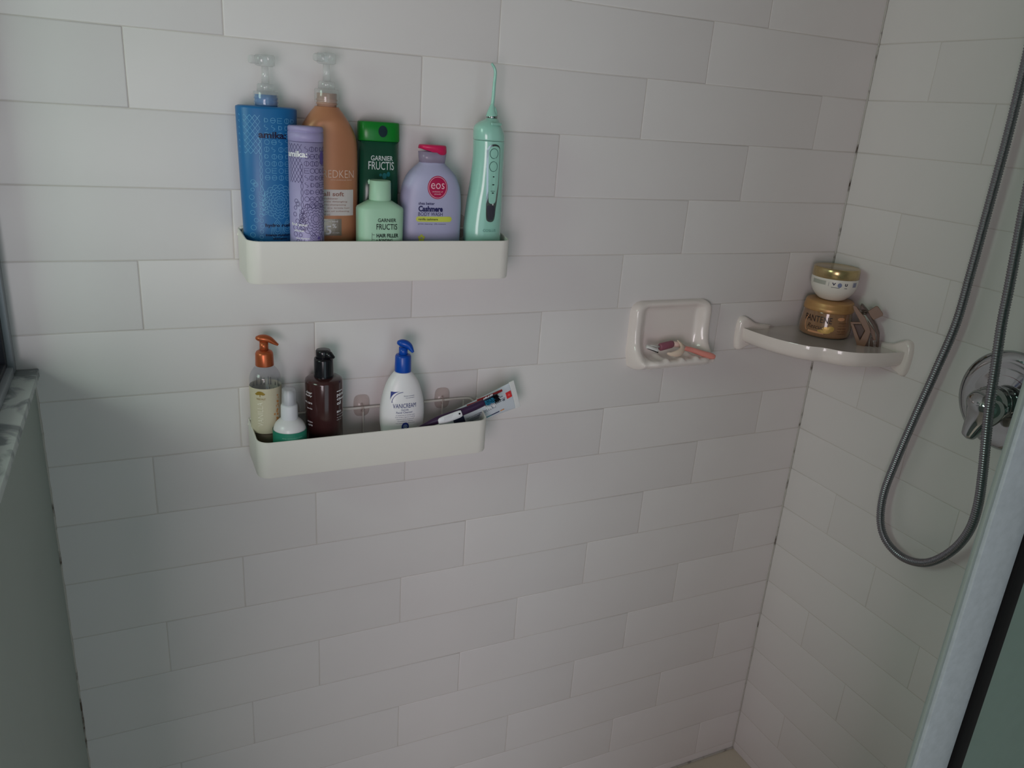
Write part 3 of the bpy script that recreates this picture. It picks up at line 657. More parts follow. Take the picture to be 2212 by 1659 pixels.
# control panel
yf = y - .024
def fl(px, py): p = P(px, py, yf); return (p.x - cx, p.z - B1)
def sc_(poly_, k, n=0):
    mx_ = sum(p[0] for p in poly_) / len(poly_); mz = sum(p[1] for p in poly_) / len(poly_); return [(mx_ + (p[0] - mx_) * k, mz + (p[1] - mz) * k) for p in poly_]
ol = [fl(*p) for p in ((1053, 325), (1057, 316), (1066, 312), (1075, 313), (1081, 320), (1081, 340), (1079, 380), (1076, 420), (1071, 450), (1068, 472), (1063, 479), (1055, 479), (1050, 472), (1050, 440), (1051, 400), (1052, 360))]
ol = [(p.x, p.z) for p in spline([Vector((a[0], 0, a[1])) for a in ol + [ol[0]]], 3)][:-1]
SF = Plane(lambda u, z, off: Body.pt(BF, u - BF.at(z)[4], z, off))
bm = NB()
def filled(bm, S_, pts, off):
    cxx = sum(p[0] for p in pts) / len(pts); n = len(pts); rs = []
    zs_ = [p[1] for p in pts]; zm, zM = min(zs_), max(zs_)
    for k in (1.0, .66, .33): rs.append([bm.verts.new(S_.pt(cxx_(p[1]) + (p[0] - cxx_(p[1])) * k, p[1], off)) for p in pts])
    for a, b_ in zip(rs, rs[1:]):
        for i in range(n): bm.faces.new((a[i], a[(i + 1) % n], b_[(i + 1) % n], b_[i]))
    bm.faces.new(rs[-1])
def cxx_(z):
    zt0, zb0 = ol_top, ol_bot; return ol_cx[0] + (ol_cx[1] - ol_cx[0]) * (z - zb0) / (zt0 - zb0)
ol_top = fl(1068, 312)[1]; ol_bot = fl(1059, 479)[1]; ol_cx = (fl(1059, 479)[0], fl(1068, 312)[0])
filled(bm, SF, ol, .0005); pn = obj('chrome_panel', bm, mat('panel_chrome', (175, 178, 180), .12, .95), t, flat=True)
il = [(cxx_(p[1]) + .0009 + (p[0] - cxx_(p[1])) * .82, ol_bot + .028 + (p[1] - ol_bot) * .735) for p in ol]
bm = NB(); filled(bm, SF, il, .0009); obj('control_face', bm, M_FLOS, pn, flat=True)
bm = NB(); dk = [(cxx_(p[1]) + (p[0] - cxx_(p[1])) * .62, ol_bot + .003 + (p[1] - ol_bot) * .19) for p in ol]; filled(bm, SF, dk, .0007); obj('dark_inset', bm, mat('panel_dark', (92, 88, 100), .25, .6), pn, flat=True)
for px, py, rz in ((1067.5, 332, .0078), (1066, 360, .0078)):
    u, z = fl(px, py)
    bm = NB(); disc(bm, SF, u, z, .0070, rz, .0011, 24); rg = obj('button', bm, mat('button_ring', (64, 104, 96), .4), pn, flat=True)
    bm = NB(); disc(bm, SF, u, z, .0060, rz * .88, .0014, 24); obj('button_face', bm, M_FLOS, rg, flat=True)
bm = NB()
for px, py, w2 in ((1066, 382, 4), (1065, 399, 5), (1064, 417, 5)):
    u, z = fl(px, py); patch(bm, SF, (u - w2 * .00033, u + w2 * .00033, z - .0008, z + .0008), .0012, 2, 1)
u, z = fl(1064, 413); text(bm, SF, 'NORMAL', u, z, .007, .0016, 0, off=.0012)
obj('panel_print', bm, mat('ink_dark_green', (24, 44, 42), .5), pn, flat=True)
bm = NB(); u, z = fl(1057, 498); text(bm, SF, 'COSLUS', u, z, .022, .0040, 0, off=.0006); obj('lettering', bm, mat('ink_grey_green', (90, 140, 130), .4), t, flat=True)

# ------------------------------------------------------------------ lower shelf: clear bottle with copper pump
def FX(px, py, yy): return P(px, py, yy)
y = -.034
rr = (P(608, 850, y).x - P(540, 850, y).x) / 2; cx = P(574, 850, y).x
t = thing('pump_bottle', 'clear half empty lotion bottle with copper pump and cream label', 'bottle', (cx, y, B2))
zb = lambda py: P(574, py, y).z - B2
prof = [(0, rr - .002), (.002, rr), (zb(860), rr), (zb(838), rr * .995), (zb(822), rr * .995), (zb(811), rr * .97), (zb(803), rr * .88), (zb(796), rr * .74), (zb(791), rr * .60), (zb(787), rr * .50)]
B = Body([(z, r, r, 2) for z, r in prof]); BS = Body(B.secs[2:], 3)
bm = NB(); skin(bm, [ring_pts(q[1], q[2], 2, 0, 0, q[0], 44) for q in B.secs[:2] + BS.secs], True, False)
obj('body', bm, thin('clear_bottle', (246, 246, 249), 1.0, .08, .12, (225, 225, 232), 1.5), t)
bm = NB(); lathe(bm, [(.002, rr - .0015), (P(574, 930, y - rr).z - B2, rr - .0015)], 36); obj('lotion', bm, mat('brown_lotion', (128, 108, 78), .5), t)
bm = NB(); rnd = random.Random(5)
for i in range(22):
    a = 2 * PI * i / 22; L = rnd.uniform(.003, .013); r0 = rr - .0008; zt0 = zb(832)
    box(bm, -.0008, .0008, -.0002, .0002, zt0, zt0 + L, .0001, 1)
    vs = bm.verts[-8:] if False else None
bm.free(); bm = NB()
for i in range(26):
    a = 2 * PI * (i + rnd.random() * .5) / 26; L = rnd.uniform(.004, .014); r0 = rr * .985; z0 = zb(841)
    ps = [Vector((r0 * math.cos(a + d), r0 * math.sin(a + d), z)) for d, z in ((-.04, z0), (.04, z0), (.015, z0 + L), (-.015, z0 + L))]; bm.faces.new([bm.verts.new(p) for p in ps])
obj('drip_streaks', bm, thin('drips', (170, 170, 180), .3, .3, .40, (90, 92, 100)), t, flat=True)
bm = NB(); zl0, zl1 = P(574, 938, y - rr).z - B2, P(574, 841, y - rr).z - B2
skin(bm, [ring_pts(rr + .0003, rr + .0003, 2, 0, 0, z, 44) for z in (zl0, zl1)], False, False); lb = obj('label', bm, mat('label_cream', (205, 196, 170), .55, var=.05, scale=25), t)
bm = NB(); text(bm, B, 'VANILLA', .0000 + P(562, 890, y - rr).x - cx, P(562, 897, y - rr).z - B2, .040, .0088, -.01, rot=90, off=.0008)
obj('label_lettering', bm, mat('ink_ivory', (238, 232, 214), .5), lb, flat=True)
bm = NB(); u, z = P(561, 853, y - rr).x - cx, P(561, 853, y - rr).z - B2
for du, dz, r in ((0, .0015, .0048), (-.0045, 0, .0030), (.0045, 0, .0030), (-.002, .002, .003), (.0025, .0018, .003)): disc(bm, B, u + du, z + dz, r * 1.1, r * .62, .0007 + abs(du) * .01, 14)
patch(bm, B, (u - .0005, u + .0005, z - .0045, z), .0007, 1, 2); text(bm, B, 'TREE HUT', u + .001, z - .0080, .015, .0028, 0, off=.0008)
obj('tree_print', bm, mat('ink_gold', (150, 122, 40), .5), lb, flat=True)
bm = NB(); rnd = random.Random(9)
for i in range(26): disc(bm, B, .015 + rnd.gauss(0, .0022), rnd.uniform(zl0 + .014, zl1 - .012), rnd.uniform(.0006, .0020), rnd.uniform(.0008, .0026), .0006 + i * .00001, 8)
obj('orange_print', bm, mat('ink_orange', (202, 142, 80), .55), lb, flat=True)
bm = NB(); patch(bm, B, (-.03, .03, zl0 - .0006, zl0 + .0004), .0007, 20, 1)
text(bm, B, 'whipped body lotion', .000, P(573, 957, y - rr).z - B2, .028, .0024, 0, off=.0008); obj('dark_print', bm, mat('ink_umber', (62, 48, 30), .5), lb, flat=True)
M_COP = mat('copper_pump', (184, 96, 58), .32, .55, var=.02)
zc0, zc1 = zb(788), zb(757)
rc = (P(592, 775, y).x - P(552, 775, y).x) / 2
bm = NB(); lathe(bm, [(zc0, rc), (zc0 + .0008, rc * 1.01), (zc1 - .004, rc * .97), (zc1 - .001, rc * .86), (zc1 + .001, rc * .58)], 40); obj('collar', bm, M_COP, t)
z2 = P(574, 737, y).z - B2
bm = NB(); lathe(bm, [(zc1, rc * .50), (z2, rc * .46)], 30); obj('stem', bm, M_COP, t)
def beak(root, base, pts, rads, m, flat=.75, name='pump_head'):
    bm = NB(); tube(bm, spline(pts, 5), spline([Vector((r, 0, 0)) for r in rads], 5) and [v.x for v in spline([Vector((r, 0, 0)) for r in rads], 5)], 18, True, flat); return obj(name, bm, m, root)
hp = [P(px, py, y) for px, py in ((553, 731), (560, 731), (572, 731), (582, 733), (592, 739), (600, 743.5))]
beak(t, None, [Vector((p.x - cx, (i - 2) * -.0015, p.z - B2)) for i, p in enumerate(hp)], [.0022, .0048, .0058, .0048, .0032, .0016], M_COP, 1.3)

# ------------------------------------------------------------------ white spray bottle with green label
y = -.0728
rr = (P(662, 930, y).x - P(590, 930, y).x) / 2; cx = P(626, 930, y).x
zb = lambda py: P(626, py, y).z - B2
t = thing('spray_bottle', 'small white spray bottle with green label and clear overcap', 'bottle', (cx, y, B2))
B = Body([(z, r, r, 2) for z, r in ((0, rr - .002), (.002, rr), (zb(932), rr), (zb(922), rr * .96), (zb(912), rr * .83), (zb(905), rr * .62), (zb(902), rr * .5))])
M_WH = mat('white_gloss_plastic', (226, 224, 226), .25, var=.01)
BS = Body(B.secs[2:], 3)
bm = NB(); skin(bm, [ring_pts(q[1], q[2], 2, 0, 0, q[0], 44) for q in B.secs[:2] + BS.secs]); obj('body', bm, M_WH, t)
bm = NB(); skin(bm, [ring_pts(rr + .0003, rr + .0003, 2, 0, 0, z, 44) for z in (.004, P(626, 938, y - rr).z - B2)], False, False); lb = obj('label', bm, mat('label_green', (36, 128, 104), .5, var=.05), t)
bm = NB()
for k, tx in enumerate(('daily sunscreen mist', 'hydrating face spray')): text(bm, B, tx, 0, P(626, 948, y - rr).z - B2 - k * .006, .032, .0026, 0, off=.0008)
line(bm, B, [(-.02 + .04 * i / 10, P(626, 941, y - rr).z - B2) for i in range(11)], .0004, .0007)
obj('label_print', bm, mat('ink_pale_green', (120, 178, 158), .5), lb, flat=True)
r1 = (P(643, 888, y).x - P(606, 888, y).x) / 2
bm = NB(); lathe(bm, [(zb(903), r1), (zb(902), r1 * 1.01), (zb(876), r1 * .98), (zb(872), r1 * .90)], 36); obj('collar', bm, mat('white_collar', (216, 216, 222), .4), t)
bm = NB(); lathe(bm, [(zb(874), r1 * .62), (zb(850), r1 * .60), (zb(846), r1 * .5)], 28); obj('actuator', bm, mat('white_actuator', (210, 210, 214), .45), t)
bm = NB(); lathe(bm, [(zb(874), r1 * .90), (zb(870), r1 * .88), (zb(841), r1 * .80), (zb(838), r1 * .74)], 36, cap0=False); obj('overcap', bm, thin('frosted_cap', (250, 250, 252), .9, .25, .35, (245, 246, 250)), t)

# ------------------------------------------------------------------ dark brown pump bottle
y = -.046
rr = (P(740, 860, y).x - P(660, 860, y).x) / 2; cx = P(700, 860, y).x
zb = lambda py: P(700, py, y).z - B2
t = thing('pump_bottle', 'dark brown cylindrical bottle with black pump on lower shelf', 'bottle', (cx, y, B2))
B = Body([(0, rr - .002, rr - .002, 2), (.002, rr, rr, 2), (zb(822), rr, rr, 2), (zb(817), rr * .97, rr * .97, 2), (zb(814), rr * .86, rr * .86, 2), (zb(812), rr * .5, rr * .5, 2)])
obj('body', B.mesh(52), mat('brown_bottle', (62, 34, 34), .18, var=.05, coat=.3), t)
M_BK = mat('black_pump', (22, 22, 27), .2, var=.02)
rc = (P(720, 790, y).x - P(679, 790, y).x) / 2
bm = NB(); lathe(bm, [(zb(815), rc * 1.02), (zb(812), rc * 1.03), (zb(777), rc), (zb(773), rc * .97)], 40); obj('collar', bm, M_BK, t)
hx = P(698, 765, y).x - cx
bm = NB(); lathe(bm, [(zb(775), rc * .78), (zb(762), rc * .78), (zb(757), rc * .77), (zb(755), rc * .70)], 40, hx); hd = obj('pump_head', bm, M_BK, t)
q = [P(px, py, y) for px, py in ((704, 763), (711, 764), (719, 768))]; q = [Vector((p.x - cx, -.006 - .003 * i, p.z - B2)) for i, p in enumerate(q)]
bm = NB(); tube(bm, q, [.0078, .0056, .0016], 14); obj('spout', bm, M_BK, hd)
bm = NB(); zz = lambda py: P(730, py, y - rr).z - B2
for i, (tx, ww, s) in enumerate((('prevent', .0125, .0018), ('pore', .0135, .0048), ('cleansing', .028, .0048), ('oil', .0080, .0048))):
    pass
u0 = .0152
for tx, ln, hgt, zc, bd in (('pore', .0165, .0058, 857, .03), ('cleansing', .0340, .0058, 865, .03), ('oil', .0095, .0058, 873, .03), ('BHA', .0105, .0036, 891.5, .03), ('2% oil cleanser', .022, .0016, 898, 0), ('for blackheads', .020, .0016, 904, 0), ('150 ml', .010, .0016, 909, 0)):
    text(bm, B, tx, u0 + ln / 2, zz(zc), ln, hgt, bd, off=.0006)
patch(bm, B, (u0, u0 + .014, zz(848.5), zz(846.5)), .0006, 6, 1)
for tx, ln, hgt, zc in (('clear', .014, .0040, 850), ('daily', .016, .0040, 857), ('pore care', .022, .0040, 873), ('gentle', .012, .0030, 884), ('skin', .012, .0026, 912), ('care', .010, .0026, 919)):
    text(bm, B, tx, -.0255 - ln / 2, zz(zc), ln, hgt, .02, off=.0006)
obj('lettering', bm, M_INKW, t, flat=True)

# ------------------------------------------------------------------ white lotion bottle with blue pump
y = -.045
cx = P(869, 850, y).x; zb = lambda py: P(869, py, y).z - B2
rw = [(930, 828, 914), (905, 824, 916.5), (880, 823.5, 917), (860, 826, 914.5), (840, 831, 909), (825, 836, 903), (813, 843, 896.5), (806, 849, 890.5), (802, 852, 887)]
S = [(zb(py), (P(xr, py, y).x - P(xl, py, y).x) / 2) for py, xl, xr in rw]
t = thing('pump_bottle', 'white tapered lotion bottle with blue pump and blue lettering', 'bottle', (cx, y, B2))
B = Body([(0, .034, .018, 2.2), (.003, .0368, .021, 2.2)] + [(z, r, min(.0225, r * .45 + .006), 2.2) for z, r in S])
obj('body', Body(B.secs, 3).mesh(56), mat('white_bottle', (232, 230, 232), .35, var=.01), t)
M_BP = mat('blue_pump', (10, 72, 170), .3, var=.02)
rc = (P(887, 785, y).x - P(853, 785, y).x) / 2
bm = NB(); lathe(bm, [(zb(801), rc), (zb(800), rc * 1.02), (zb(769), rc * .98), (zb(766), rc * .88), (zb(765), rc * .6)], 36); obj('collar', bm, M_BP, t)
bm = NB(); lathe(bm, [(zb(767), rc * .56), (zb(750), rc * .54)], 26); obj('stem', bm, M_BP, t)
q = [P(px, py, y) for px, py in ((860.5, 741), (866, 741), (874, 741.5), (881, 745), (885, 751), (888, 757))]
bm = NB(); tube(bm, spline([Vector((p.x - cx, -.003 * i + .004, p.z - B2)) for i, p in enumerate(q)], 5), [v.x for v in spline([Vector((r, 0, 0)) for r in (.0030, .0058, .0064, .0056, .0040, .0020)], 5)], 18, True, 1.1); obj('pump_head', bm, M_BP, t)
yf = y - .021; bm = NB()
def vt(tx, px, py, wpx, hh, bold, slant=0): text(bm, B, tx, P(px, py, yf).x - cx, P(px, py, yf).z - B2, wpx / 1440., hh, bold, off=.0006, slant=slant)
vt('VANICREAM', 874, 876, 56, .0076, .0); vt('Gentle', 874, 884.5, 18, .0030, -.005); vt('Facial Cleanser', 873.5, 890, 40, .0034, -.005)
for i, (s_, wpx) in enumerate((('for sensitive skin, dermatologist tested', 46), ('Free of dyes, fragrance, masking', 48), ('fragrance, lanolin, parabens and', 42), ('formaldehyde releasers', 38), ('non-comedogenic, gluten free', 46))): vt(s_, 875, 896 + i * 4.2, wpx, .0017, 0)
vt('Pharmacist recommended', 884, 855, 26, .0016, 0); vt('dermatologist', 886, 859, 22, .0016, 0)
u0 = P(846, 856, yf).x - cx; zt0 = P(846, 849, yf).z - B2
for o1, w1 in ((0, .0), ): pass
arc = [(u0 + .0015 + .014 * (1 - math.cos(a)) , zt0 - .0165 + .0165 * math.sin(a)) for a in [PI / 2 * i / 10 for i in range(11)]]
bm2 = NB()
A = [(u0 + .0014, zt0)] ; cur = [(u0 - .001 + .0160 * (1 - math.cos(a)) ** 1.0, zt0 - .0170 * (1 - math.sin(a))) for a in [PI / 2 * i / 10 for i in range(11)]]
vs0 = bm2.verts.new(B.pt(u0 + .0006, zt0, .0006))
cv = [bm2.verts.new(B.pt(a, b_, .0006)) for a, b_ in cur]
for i in range(10): bm2.faces.new((vs0, cv[i], cv[i + 1]))
line(bm2, B, [(a + .0022 * (1 - i / 14) + .004 * i / 10, b_ - .0010 - .0004 * (10 - i) / 10) for i, (a, b_) in enumerate(cur)][0:], .0008, .0007)
line(bm, B, [(P(848, 868, yf).x - cx, P(848, 868, yf).z - B2), (P(850, 872, yf).x - cx, P(850, 872, yf).z - B2)], .0002)
sx, sz = P(874.5, 925, yf).x - cx, P(874.5, 920, yf).z - B2
obj('corner_emblem', bm2, mat('ink_emblem', (22, 46, 128), .45), t, flat=True); bm2 = NB(); disc(bm2, B, sx, sz, .0062, .0068, .0006, 24); patch(bm2, B, (sx - .0062, sx + .0062, sz - .008, sz), .0005, 4, 2)
obj('lettering', bm, mat('ink_royal', (24, 42, 116), .5), t, flat=True)
sw = obj('blue_seal', bm2, mat('ink_emblem', (22, 46, 128), .45), t, flat=True)
bm = NB(); line(bm, B, circ(sx, sz, .0030, n=18), .0006, .0009, True); text(bm, B, 'c', sx, sz, .0026, .0030, .02, off=.0010); obj('emblem_print', bm, mat('ink_sky', (190, 206, 236), .5), sw, flat=True)

# ------------------------------------------------------------------ toothpaste tube leaning out of the lower shelf
y = -.052
e0 = P(968, 915, y); e1 = P(1117, 850, y)
ax = (e1 - e0); LN = ax.length; ang = math.atan2(ax.x, ax.z)
base = e1 - ax.normalized() * .150
t = thing('toothpaste_tube', 'squeezed white toothpaste tube with red stripe leaning over right end of lower shelf', 'toothpaste', (base.x, y, base.z), (0, ang, 0))
TL = .150
TB = Body([(.0, .009, .009, 2), (.006, .0105, .0105, 2), (.010, .0165, .0130, 2.0), (.05, .0190, .0110, 2.1), (.09, .0215, .0075, 2.2), (.125, .0245, .0035, 2.4), (TL - .009, .0258, .0012, 2.6)], 1)
obj('tube_body', Body(TB.secs, 4).mesh(48), mat('tube_white', (208, 214, 222), .35, var=.03, bump=.1), t)
bm = NB(); box(bm, -.0268, .0268, -.0013, .0013, TL - .010, TL, .0006, 1)
for i in range(8): box(bm, -.0262, .0262, -.0017, -.0012, TL - .009 + i * .001, TL - .0086 + i * .001)
obj('crimp', bm, mat('tube_crimp', (225, 225, 224), .45), t)
bm = NB(); lathe(bm, [(-.014, .009), (-.013, .0095), (.0, .0105), (.002, .010)], 26); obj('screw_cap', bm, mat('tube_cap', (228, 228, 230), .4), t)
TS = TB
bm = NB(); patch(bm, TS, (-.0215, -.0175, .075, TL - .026), .0007, 2, 10); patch(bm, TS, (-.0200, -.0188, .055, .075), .0007, 2, 3)
obj('red_stripe', bm, mat('ink_red_dark', (168, 34, 40), .4), t, flat=True)
bm = NB(); patch(bm, TS, (-.0120, .0000, TL - .022, TL - .011), .0009, 4, 2); rs = obj('red_square', bm, mat('ink_red', (222, 52, 56), .4), t, flat=True)
bm = NB(); text(bm, TS, '+', -.006, TL - .0165, .005, .005, 0, off=.0012, rot=-90); obj('square_print', bm, mat('ink_rose', (240, 130, 130), .5), rs, flat=True)
bm = NB()
for i, (tx, zc, ln, uu) in enumerate((('clinically proven fluoride', .110, .030, -.0045), ('protection for stronger teeth', .107, .032, -.0015), ('whitening toothpaste', .088, .036, .0010), ('helps reverse early sensitivity', .085, .038, .0035), ('24/7 protection', .060, .030, .0000), ('mint', .118, .007, -.0095))):
    text(bm, TS, tx, uu, zc, ln, .0022, .02, rot=90, off=.0010)
for k in range(5): line(bm, TS, [(.0026 + k * .0016, .045 + .002 * k), (.0026 + k * .0016, .072 - .001 * k)], .0007, .0009)
text(bm, TS, 'FF', -.0010, TL - .028, .004, .0040, .03, rot=90, off=.0010)
obj('tube_print', bm, mat('ink_slate', (62, 68, 92), .5), t, flat=True)
for nm, cc, za, zb_ in (('teal_print', (34, 120, 130), .082, .092), ('navy_print', (28, 40, 88), .092, .108), ('orange_print', (226, 150, 90), .110, .118)):
    bm = NB(); patch(bm, TS, (.0150, .0168, za, zb_), .0009, 2, 4); obj(nm, bm, mat('ink_' + nm, cc, .45), t, flat=True)
bm = NB(); patch(bm, TS, (-.016, .012, .022, .042), .0008, 8, 5); ns = obj('navy_band', bm, mat('ink_navy_band', (18, 26, 62), .4), t, flat=True)

# ------------------------------------------------------------------ toothbrush in front of the tube
y = -.083
pp = [(898, 926), (915, 920), (945, 908), (972, 898.5), (1000, 889), (1020, 881), (1038, 873), (1046, 869.5)]
q = [P(a, b_, y) for a, b_ in pp]; o0 = P(945, 908, y)
t = thing('toothbrush', 'purple toothbrush with white grip, blue and black bristles resting on lower shelf', 'toothbrush', o0)
M_PUR = mat('purple_handle', (58, 36, 66), .3, var=.03); M_BRW = mat('brush_white', (226, 226, 230), .35)
bm = NB(); tube(bm, spline([p - o0 for p in q], 5), [v.x for v in spline([Vector((r, 0, 0)) for r in (.0012, .0036, .0068, .0076, .0068, .0066, .0064, .0058)], 5)], 18, True, .75, Vector((0, 0, 1))); obj('handle', bm, M_PUR, t)
g = [P(a, b_, y - .0065) - o0 for a, b_ in ((947, 911.5), (953, 909.5), (974, 901.5), (991, 895), (997, 892.5))]
bm = NB(); tube(bm, spline(g, 5), [v.x for v in spline([Vector((r, 0, 0)) for r in (.0040, .0068, .0070, .0068, .0056)], 5)], 16, True, .45, Vector((0, 0, 1))); gp = obj('grip', bm, M_BRW, t)
for f in range(6):
    c = P(960 + f * 3.2, 905.5 - f * 1.2, y - .0095) - o0; bm = NB(); tube(bm, [c + Vector((-.0006, 0, -.0032)), c + Vector((.0006, 0, .0032))], .0004, 6); obj('grip_rib', bm, mat('rib_grey', (205, 205, 210), .5), gp)
c = P(992.5, 893.5, y - .0092) - o0; bm = NB(); tube(bm, [c, c + Vector((0, -.0008, 0))], .0016, 14); obj('grip_dot', bm, M_BLACK, gp)
hd0 = P(1046, 869, y) - o0; hd1 = P(1073, 856, y) - o0; ad = (hd1 - hd0).normalized(); nd = Vector((-ad.z, 0, ad.x))
bm = NB(); tube(bm, [hd0 - ad * .003, hd0, hd0 + ad * .004, hd1 - ad * .004, hd1], [.0060, .0064, .0068, .0064, .0040], 16, True, .4, nd); obj('brush_head', bm, M_PUR, t)
rnd = random.Random(4)
def tufts(name, m, fs, vs_, hgt, spread, rad):
    bm = NB()
    for f in fs:
        for v in vs_:
            b0 = hd0 + (hd1 - hd0) * f + nd * v + Vector((0, -.002, 0))
            tipp = b0 + Vector((0, -hgt, 0)) + nd * (v * spread + rnd.uniform(-.0008, .0008)) + ad * rnd.uniform(-.0012, .0012) + Vector((0, 0, .001))
            tube(bm, [b0, (b0 + tipp) / 2, tipp], [rad, rad, rad * .25], 6)
    o = obj(name, bm, m, t); o['kind'] = 'stuff'
tufts('white_bristles', M_BRW, [i / 7 * .66 for i in range(8)], (-.0058, .0058), .0090, 1.15, .0011)
tufts('blue_bristles', mat('bristle_blue', (40, 132, 168), .5), [.02 + i / 7 * .62 for i in range(8)], (-.0032, -.0011, .0011, .0032), .009, .2, .0010)
tufts('black_bristles', mat('bristle_black', (10, 12, 22), .5), [.68 + i / 5 * .34 for i in range(6)], (-.0048, -.0028, -.0009, .0009, .0028, .0048), .009, .55, .0010)

# ------------------------------------------------------------------ ceramic soap dish
xc = (P(1372, 700, 0).x + P(1522, 700, 0).x) / 2
sx0 = P(1358, 700, 0).x; sx1 = P(1525, 700, 0).x; hw = (sx1 - sx0) / 2; xc = (sx0 + sx1) / 2
szt = P(1450, 647, 0).z; szb = P(1440, 797, -.02).z; szc = (szt + szb) / 2; hh = (szt - szb) / 2
t = thing('soap_dish', 'white ceramic soap dish set in the tiled wall with a ridged tray', 'soap dish', (xc, 0, szc))
cen = [(0, 1.0), (-.010, .985), (-.014, .93), (-.012, .86), (-.006, .76), (-.0035, .55), (-.0035, .2), (-.004, -.15), (-.007, -.36), (-.014, -.50), (-.026, -.56), (-.038, -.575), (-.048, -.56), (-.056, -.545), (-.062, -.60), (-.060, -.70), (-.044, -.84), (-.022, -.95), (-.006, -1.0), (0, -1.0)]
sid = [(0, 1.0), (-.008, .985), (-.014, .93), (-.017, .86), (-.018, .76), (-.019, .55), (-.019, .2), (-.022, -.15), (-.028, -.32), (-.034, -.42), (-.040, -.50), (-.045, -.55), (-.049, -.58), (-.053, -.62), (-.055, -.68), (-.050, -.76), (-.036, -.87), (-.018, -.96), (-.006, -1.0), (0, -1.0)]
cenS = spline([Vector((0, a, b_ * hh)) for a, b_ in cen], 3); sidS = spline([Vector((0, a, b_ * hh)) for a, b_ in sid], 3)
bm = NB(); NX = 72; G = []
for i in range(NX + 1):
    s = -1 + 2 * i / NX; row = []
    e = abs(s); wgt = max(0, min(1, (e - .60) / .26)); wgt = wgt * wgt * (3 - 2 * wgt)
    for j, (c_, d_) in enumerate(zip(cenS, sidS)):
        p = c_.lerp(d_, wgt); zz_ = p.z / hh
        # rounded corners of the outline
        rc_ = .30; lim = 1.0
        az = abs(zz_)
        if az > 1 - rc_: lim = 1 - .26 * (1 - math.sqrt(max(0, 1 - ((az - (1 - rc_)) / rc_) ** 2)))
        if zz_ < -.4: lim = min(lim, 1 - .10 * ((-zz_ - .4) / .6) ** 1.5)
        yy = p.y
        if e > .90: yy = yy * math.sqrt(max(0, 1 - ((e - .90) / .10) ** 2)) if e < 1 else 0.0
        z = p.z
        if -.62 < zz_ < -.50 and yy < -.012 and e < .80:   # ridges of the tray
            k = min(1, (-yy - .012) / .01) * (1 - max(0, (e - .62) / .18)); z += .0042 * k * max(0, math.cos(s * PI * 5.2)) ** 1.5
        row.append(bm.verts.new((s * lim * hw, yy, z)))
    G.append(row)
for i in range(NX):
    for j in range(len(G[0]) - 1): bm.faces.new((G[i][j], G[i + 1][j], G[i + 1][j + 1], G[i][j + 1]))
bmesh.ops.recalc_face_normals(bm, faces=bm.faces)
obj('dish', bm, M_CERAM, t, ang=3.0)
# razor lying in the dish
y0_ = -.040; oz = P(1470, 760, y0_)
t = thing('razor', 'pink handled disposable razor lying in the soap dish', 'razor', oz)
hpts = [P(a, b_, yy) - oz for a, b_, yy in ((1478, 752, -.034), (1495, 756, -.040), (1515, 763, -.048), (1535, 769, -.055), (1544, 771.5, -.058))]
bm = NB(); tube(bm, spline(hpts, 4), [v.x for v in spline([Vector((r, 0, 0)) for r in (.0048, .0052, .0058, .0064, .0040)], 4)], 14, True, .8); obj('handle', bm, mat('razor_pink', (224, 142, 130), .4), t)
npt = [P(a, b_, yy) - oz for a, b_, yy in ((1480, 752, -.034), (1468, 745, -.032), (1453, 743, -.032), (1425, 750, -.034))]
bm = NB(); tube(bm, npt[:3], [.0048, .0055, .0058], 14, True, .8); obj('upper_handle', bm, mat('razor_pale', (222, 190, 180), .4), t)
bm = NB(); tube(bm, [npt[2], npt[2].lerp(npt[3], .1), npt[2].lerp(npt[3], .95), npt[3]], [.0066, .0076, .0078, .0066], 16, True, .8); obj('neck', bm, mat('razor_mauve', (142, 84, 100), .35), t)
a0 = P(1396, 748, -.036) - oz; a1 = P(1421, 757, -.044) - oz
bm = NB(); tube(bm, [a0, a0.lerp(a1, .05), a0.lerp(a1, .95), a1], [.0030, .0040, .0040, .0030], 8, True, 1.4); hd = obj('cartridge', bm, mat('razor_white', (216, 212, 210), .4), t)
bm = NB(); tube(bm, [a0 + Vector((.001, -.003, -.003)), a1 + Vector((-.001, -.003, -.003))], [.0014, .0014], 6, True, 1.5); obj('blade', bm, mat('razor_blade', (60, 60, 62), .3, .8), hd)
bm = NB()
for px_, py_ in ((1404, 747), (1412, 749.5)): tube(bm, [P(px_, py_, -.037) - oz, P(1424, 748.5, -.034) - oz], [.0016, .0024], 8)
obj('head_arm', bm, MATS['razor_white'], hd)
# curved sliver of soap hooked over the razor
so = P(1465, 757, -.046)
t2 = thing('soap_sliver', 'curved cream coloured sliver of soap hooked over the razor', 'soap')
t2.location = so
sp = [P(a, b_, yy) - so for a, b_, yy in ((1441, 763, -.050), (1450, 765, -.053), (1461, 764, -.055), (1470, 760, -.054), (1474, 752, -.050), (1470, 742, -.044), (1463, 735, -.040))]
bm = NB(); tube(bm, spline(sp, 5), [v.x for v in spline([Vector((r, 0, 0)) for r in (.0018, .0042, .0066, .0078, .0070, .0044, .0018)], 5)], 16, True, .55, Vector((0, 0, 1))); obj('soap', bm, mat('soap_cream', (222, 200, 182), .4, sss=.2), t2)

